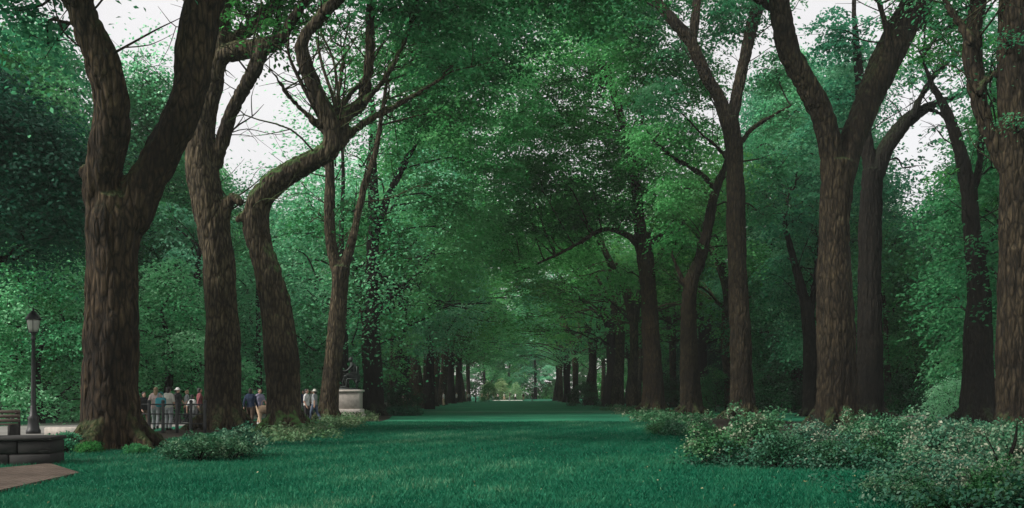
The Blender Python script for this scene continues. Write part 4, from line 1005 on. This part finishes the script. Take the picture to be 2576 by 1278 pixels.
# ================================================================== STATUE
def statue():
    x, y = P(880, 992, 51.5)[0], 51.5
    root = empty('statue', (x, y, 0)); tag(root, 'dark bronze seated figure on a pale granite pedestal beside the slim elm', 'statue')
    mb = MB(); mb.box((0, 0, .14), (.80, .80, .16), bev=.02); mb.build('base_step', M['stone_pale'], root, smooth=False)
    mb = MB(); mb.box((0, 0, .44), (.70, .70, .14), bev=.03); mb.build('plinth', M['stone_pale'], root, smooth=False)
    mb = MB(); mb.box((0, 0, 1.06), (.62, .62, .48), bev=.015); mb.build('pedestal', M['stone'], root, smooth=False)
    mb = MB(); mb.box((0, 0, 1.60), (.72, .72, .065), bev=.025); mb.build('cap_stone', M['stone_pale'], root, smooth=False)
    z0 = 1.665
    mb = MB(); mb.box((0, 0, z0 + .05), (.52, .45, .05), bev=.015); mb.build('bronze_base', M['bronze'], root, smooth=False)
    z = z0 + .10
    # armchair, open legs, seen from the side; the figure faces left
    mb = MB(); mb.box((.12, 0, z + .42), (.25, .26, .035), bev=.015); mb.box((.36, 0, z + .72), (.03, .25, .30), bev=.015)
    for sx in (-.1, .34):
        for sy in (-1, 1): mb.box((sx, sy * .22, z + .20), (.025, .025, .20), bev=.006)
    for sy in (-1, 1): mb.tube([(.34, sy * .24, z + .66), (.1, sy * .26, z + .68), (-.12, sy * .26, z + .62), (-.1, sy * .24, z + .42)], [.028] * 4, 6, 3)
    ch_ = mb.build('chair', M['bronze'], root, smooth=False); ch_.location = (0, 0, -z * .2); ch_.scale = (1.2, 1.2, 1.2)
    b = MB()
    b.tube([(.20, 0, z + .50), (.20, 0, z + .72), (.15, 0, z + .95), (.10, 0, z + 1.10), (.07, 0, z + 1.2)], [.17, .16, .19, .14, .06], 12, 4)
    for s in (-1, 1):
        b.ell((.12, s * .19, z + 1.03), (.09, .09, .09), 10, 8)
        b.tube([(.2, s * .10, z + .52), (-.05, s * .12, z + .56), (-.25, s * .13, z + .53)], [.11, .095, .075], 10, 3)
        f = -.06 if s > 0 else .12
        b.tube([(-.25, s * .13, z + .53), (-.28 + f, s * .13, z + .28), (-.26 + f, s * .13, z + .06)], [.075, .065, .05], 10, 3)
        b.ell((-.33 + f, s * .13, z + .05), (.13, .05, .045), 10, 6)
    # right arm bent towards the chin, left arm resting with a book
    b.tube([(.12, -.2, z + 1.02), (-.06, -.26, z + .82), (-.20, -.20, z + .78)], [.065, .052, .042], 9, 3)
    b.tube([(-.20, -.20, z + .78), (-.30, -.17, z + .82)], [.038, .03], 8, 1)
    b.tube([(.12, .2, z + 1.02), (.05, .27, z + .78), (-.08, .2, z + .66)], [.065, .052, .042], 9, 3)
    b.ell((-.13, .19, z + .64), (.07, .05, .04), 8, 6)
    b.ell((.03, 0, z + 1.32), (.105, .085, .135), 14, 10); b.ell((-.075, 0, z + 1.31), (.03, .02, .025), 8, 6); b.ell((.06, 0, z + 1.37), (.105, .09, .10), 12, 8)
    for s in (-1, 1): b.ell((.05, s * .088, z + 1.31), (.025, .014, .035), 8, 6)
    # coat skirts
    b.tube([(.22, 0, z + .70), (.30, 0, z + .50), (.33, 0, z + .28)], [.19, .20, .15], 10, 3)
    fg = link('figure', remesh(b.mesh('f'), .018, 1), None, root); fg.data.materials.append(M['bronze']); fg.location = (0, 0, -z * .2); fg.scale = (1.2, 1.2, 1.2)
    mb = MB(); mb.box((-.264, .204, z + .816), (.11, .13, .02), rz=.3, bev=.004); mb.build('book', M['bronze'], root, smooth=False)
statue()

# ================================================================== PEOPLE
def person_meshes(pose, seed):
    """returns dict of part meshes; figure 1.72 m tall, facing -Y, one continuous body"""
    st = .0
    stride = {'stand': .03, 'walk': .26, 'walk2': -.22}[pose]
    sw = {'stand': .03, 'walk': .20, 'walk2': -.18}[pose]
    hip = {}; J = {}
    for s in (-1, 1):
        f = stride * s
        hp = np.array([s * .095, 0, .90]); kn = np.array([s * .105, -.5 * f - .03, .48]); an = np.array([s * .11, -f + (.05 if f < 0 else 0), .085 + (.05 if f < -.1 else 0)])
        sh = np.array([s * .185, .01, 1.40]); el = np.array([s * .245, .04 + .5 * sw * s, 1.13]); wr = np.array([s * .25, -.06 + 1.0 * sw * s, .90])
        J[s] = (hp, kn, an, sh, el, wr)
    def legs(b, g=0.0, end=1.0):
        for s in (-1, 1):
            hp, kn, an, *_ = J[s]; e = kn + (an - kn) * end
            b.tube([hp + [0, 0, .03], (hp + kn) / 2, kn, (kn + e) / 2 + [0, .012, .02], e], [.095 + g, .082 + g, .058 + g, .056 + g, .042 + g * 1.2], 12, 3)
    def torso(b, g=0.0, low=.86):
        for dx in (-.065, 0, .065):
            b.tube([(dx, 0, low), (dx, .0, 1.0), (dx * .9, 0, 1.12), (dx * 1.15, 0, 1.30), (dx, .01, 1.42)], [.108 + g, .108 + g, .098 + g, .115 + g, .075 + g], 12, 3)
        b.tube([(-.17, .01, 1.41), (0, .01, 1.435), (.17, .01, 1.41)], [.058 + g, .075 + g, .058 + g], 10, 2)
    def arms(b, g=0.0, end=1.0):
        for s in (-1, 1):
            *_, sh, el, wr = J[s]
            if end <= 1: b.tube([sh, (sh + el) / 2, sh + (el - sh) * end], [.052 + g, .046 + g, .042 + g], 10, 2)
            else: b.tube([sh, (sh + el) / 2, el, (el + wr) / 2, el + (wr - el) * .92], [.052 + g, .046 + g, .04 + g, .036 + g, .03 + g], 10, 2)
    b = MB(); torso(b); legs(b); arms(b, 0, 2)
    b.tube([(0, .015, 1.40), (0, .005, 1.48), (0, -.005, 1.54)], [.06, .052, .055], 10, 2)
    b.ell((0, -.012, 1.612), (.074, .094, .112), 16, 12); b.ell((0, -.04, 1.545), (.05, .055, .04), 10, 8)
    b.ell((0, -.108, 1.60), (.014, .02, .022), 8, 6)
    for s in (-1, 1):
        b.ell((s * .077, .0, 1.605), (.012, .02, .03), 8, 6)
        hp, kn, an, sh, el, wr = J[s]
        b.ell(an + [0, -.055, -.045], (.04, .115, .035), 10, 8)
        fw = wr - el; fw /= np.linalg.norm(fw)
        b.tube([wr - fw * .03, wr + fw * .04, wr + fw * .085], [.028, .034, .03], 8, 2)
        for k, (o_, L) in enumerate(((-.027, .068), (-.009, .078), (.009, .072), (.026, .055))):
            r0 = wr + fw * .08 + np.array([0, o_, 0])
            b.tube([r0, r0 + fw * L * .55 + [-.006 * s, -.004, 0], r0 + fw * L + [-.024 * s, -.010, 0]], [.011, .010, .0085], 7, 2)
        r0 = wr + fw * .03 + np.array([0, -.028, 0])
        b.tube([r0, r0 + fw * .03 + [-.006 * s, -.022, 0], r0 + fw * .065 + [-.012 * s, -.026, 0]], [.013, .0115, .009], 7, 2)
    R = {'body': remesh(b.mesh('body'), .0115, 1)}
    t = MB(); torso(t, .014, .90); arms(t, .014, .95); R['shirt'] = remesh(t.mesh('shirt'), .02, 1)
    t = MB(); torso(t, .016, .88); arms(t, .015, 2); R['jacket'] = remesh(t.mesh('jacket'), .02, 1)
    t = MB(); legs(t, .016, .96); t.tube([(-.07, 0, .88), (.07, 0, .88)], [.125, .125], 12, 1); t.tube([(-.06, 0, .98), (.06, 0, .98)], [.112, .112], 12, 1); R['trousers'] = remesh(t.mesh('trousers'), .02, 1)
    t = MB(); legs(t, .022, .05); t.tube([(-.07, 0, .90), (.07, 0, .90)], [.125, .125], 12, 1); R['shorts'] = remesh(t.mesh('shorts'), .02, 1)
    t = MB()
    for s in (-1, 1):
        an = J[s][2]; t.ell(an + [0, -.06, -.045], (.05, .135, .045), 12, 8); t.ell(an + [0, .01, -.01], (.048, .055, .06), 10, 8)
    R['shoes'] = t.mesh('shoes')
    t = MB(); t.ell((0, .018, 1.645), (.086, .098, .098), 14, 10); t.ell((0, .045, 1.58), (.08, .066, .10), 12, 8); R['hair'] = t.mesh('hair')
    t = MB(); t.ell((0, .018, 1.645), (.086, .098, .098), 14, 10); t.ell((0, .062, 1.50), (.085, .055, .16), 12, 8); R['long_hair'] = t.mesh('long_hair')
    t = MB(); t.lathe([(0, 1.76), (.05, 1.755), (.09, 1.72), (.098, 1.665), (.17, 1.645), (.172, 1.637), (.09, 1.652)], (0, .005, 0), 16); R['hat'] = t.mesh('hat')
    for m in R.values(): m.polygons.foreach_set('use_smooth', np.ones(len(m.polygons), bool))
    return R
PM = {p: person_meshes(p, i) for i, p in enumerate(('stand', 'walk', 'walk2'))}
def person(X, d, rz, pose, label, top, bottom, skin='skin', hair='hair', longh=False, hat=None, sleeves=False, shorts=False, shoes='cloth_black', s=1.0, group=None):
    x = (X - CX) / F * d
    root = empty('person', (x, d, 0), rz); s *= .955; root.scale = (s, s, s); tag(root, label, 'person', group)
    R = PM[pose]
    def part(n, me, m):
        o = bpy.data.objects.new(n, me); col.objects.link(o); o.parent = root
        if len(me.materials) == 0: me.materials.append(None)
        o.material_slots[0].link = 'OBJECT'; o.material_slots[0].material = M[m]
    part('body', R['body'], skin)
    if sleeves: part('jacket', R['jacket'], top)
    else: part('shirt', R['shirt'], top)
    if shorts: part('shorts', R['shorts'], bottom)
    else: part('trousers', R['trousers'], bottom)
    part('shoes', R['shoes'], shoes)
    part('hair', R['long_hair'] if longh else R['hair'], hair)
    if hat: part('hat', R['hat'], hat)
    return root
def bag(loc, mat, label, s=1.0):
    root = empty('bag', loc); root.scale = (s, s, s)
    mb = MB(); mb.box((0, 0, 0), (.16, .07, .15), bev=.05); mb.build('bag_body', M[mat], root)
    mb = MB(); mb.tube([(-.09, 0, .14), (-.07, 0, .27), (0, 0, .31), (.07, 0, .27), (.09, 0, .14)], [.011] * 5, 6, 3); mb.build('strap', M[mat], root)
    return tag(root, label, 'bag')
PI = math.pi
person(362, 37.0, .9, 'walk', 'person in black partly behind the massive elm trunk', 'cloth_black', 'cloth_brown', skin='skin', sleeves=True, s=.9)
person(392, 36.0, PI + .2, 'walk', 'person in a pink top and pale trousers seen from behind', 'cloth_pink', 'cloth_grey', hair='hair_fair', longh=True, s=1.02)
person(424, 35.6, PI - .2, 'stand', 'person in a cream top and grey trousers beside the pink top', 'cloth_cream', 'cloth_grey', s=1.02)
person(447, 43.0, 1.3, 'walk2', 'person in a black top wearing a white sun hat', 'cloth_black', 'cloth_black', hat='cloth_white', s=1.03)
person(470, 46.0, -1.5, 'stand', 'fair haired person in a grey shirt and black trousers', 'cloth_grey', 'cloth_black', hair='hair_fair', s=.98)
person(484, 37.8, 2.6, 'walk', 'small person in pale grey clothes left of the maroon top', 'cloth_white', 'cloth_grey', s=.84)
person(502, 41.5, 2.2, 'walk2', 'dark haired person in a maroon top beside the leaning elm', 'cloth_maroon', 'cloth_black', sleeves=True, s=1.02)
q = P(404, 1012, 35.2); bag((q[0], 35.2, q[2]), 'cloth_teal', 'bright teal bag carried by the person in pink', 1.25)
person(630, 39.0, PI, 'walk', 'person in a navy top right of the leaning elm', 'cloth_navy', 'cloth_brown', sleeves=True, shoes='cloth_white')
person(653, 41.0, .9, 'walk2', 'person in a mauve top at the left side of the crooked elm', 'cloth_mauve', 'cloth_tan', shoes='cloth_white')
q = P(664, 1030, 38.0); bag((q[0], 38.0, q[2]), 'cloth_tan', 'tan bag beside the crooked elm trunk', 1.2)
person(771, 43.0, 1.4, 'stand', 'person in white top and black trousers right of the crooked elm', 'cloth_white', 'cloth_black')
person(791, 46.5, -1.9, 'walk', 'person in grey with a pale hat left of the slim elm', 'cloth_grey', 'cloth_denim', hat='cloth_cream')
for i, (X, d, a, b, lb) in enumerate([(436, 52, 'cloth_white', 'cloth_denim', 'small distant person in white walking behind the cream top'), (458, 56, 'cloth_maroon', 'cloth_black', 'small distant person in maroon behind the white sun hat'),
                                      (478, 60, 'cloth_mauve', 'cloth_grey', 'small distant person in mauve by the thin dark tree'), (638, 55, 'cloth_cream', 'cloth_brown', 'small distant person in cream between the pale elm and the crooked elm'),
                                      (762, 57, 'cloth_navy', 'cloth_grey', 'small distant person in navy right of the crooked elm'), (783, 62, 'cloth_white', 'cloth_black', 'small distant person in white just left of the slim elm')]):
    person(X, d, i * 1.4 + .5, ('walk', 'walk2', 'stand')[i % 3], lb, a, b, hair=('hair', 'hair_fair')[i % 2], longh=i % 2 == 1)
far_p = [(1002, 76, 'cloth_white', 'cloth_black'), (1016, 74, 'cloth_pink', 'cloth_brown'), (1030, 77, 'cloth_black', 'cloth_black'), (1042, 79, 'cloth_maroon', 'cloth_tan'),
         (1116, 112, 'cloth_white', 'cloth_tan'), (1148, 150, 'cloth_white', 'cloth_black'), (1178, 165, 'cloth_white', 'cloth_black'), (1196, 160, 'cloth_grey', 'cloth_black')]
fl = ['far person in white beyond the low dark hedge', 'far person in a pink top beyond the low dark hedge', 'far person in black beyond the low dark hedge', 'far person in maroon by the brown far elm',
      'far person in white framed between two pale elms', 'tiny person in white among the far left elms', 'tiny person in white nearest the avenue end', 'tiny person in grey at the far left row']
for i, (X, d, a, b) in enumerate(far_p): person(X, d, i * 1.1, ('walk', 'stand', 'walk2')[i % 3], fl[i], a, b, hair=('hair', 'hair_fair')[i % 2])
for i, (X, d, a, lb) in enumerate([(1212, 205, 'cloth_tan', 'tiny person in tan left of the avenue end'), (1226, 212, 'cloth_tan', 'tiny person in tan second from left at the avenue end'), (1240, 216, 'cloth_brown', 'tiny person in brown at the avenue end'),
                                   (1252, 210, 'cloth_pink', 'tiny person in pink at the middle of the avenue end'), (1268, 218, 'cloth_cream', 'tiny person in cream at the middle of the avenue end'), (1282, 212, 'cloth_black', 'tiny person in black at the avenue end'),
                                   (1296, 216, 'cloth_white', 'tiny person in white at the right of the avenue end'), (1316, 200, 'cloth_brown', 'tiny dark person right of the avenue end'), (1338, 190, 'cloth_black', 'tiny person in black by the far right row')]):
    person(X, d, i * .9, ('walk2', 'walk', 'stand')[i % 3], lb, a, ('cloth_black', 'cloth_tan', 'cloth_grey')[i % 3])
person(2338, 78., .5, 'stand', 'person in white left of the bush coloured like sunlit grass', 'cloth_white', 'cloth_tan')

# ================================================================== AIR
m, nt, out = new_mat('haze_air')
pv_ = nd(nt, 'ShaderNodeVolumePrincipled'); pv_.inputs['Color'].default_value = (.86, .93, .90, 1); pv_.inputs['Density'].default_value = HAZE; pv_.inputs['Anisotropy'].default_value = .2
nt.links.new(pv_.outputs[0], out.inputs['Volume'])
mb = MB(); mb.box((0, 320, 18.5), (430, 390, 19.5)); o = mb.build('haze', m, smooth=False); tag(o, 'faint haze in the air under the trees', 'haze', kind='stuff')
scene.cycles.volume_bounces = 0
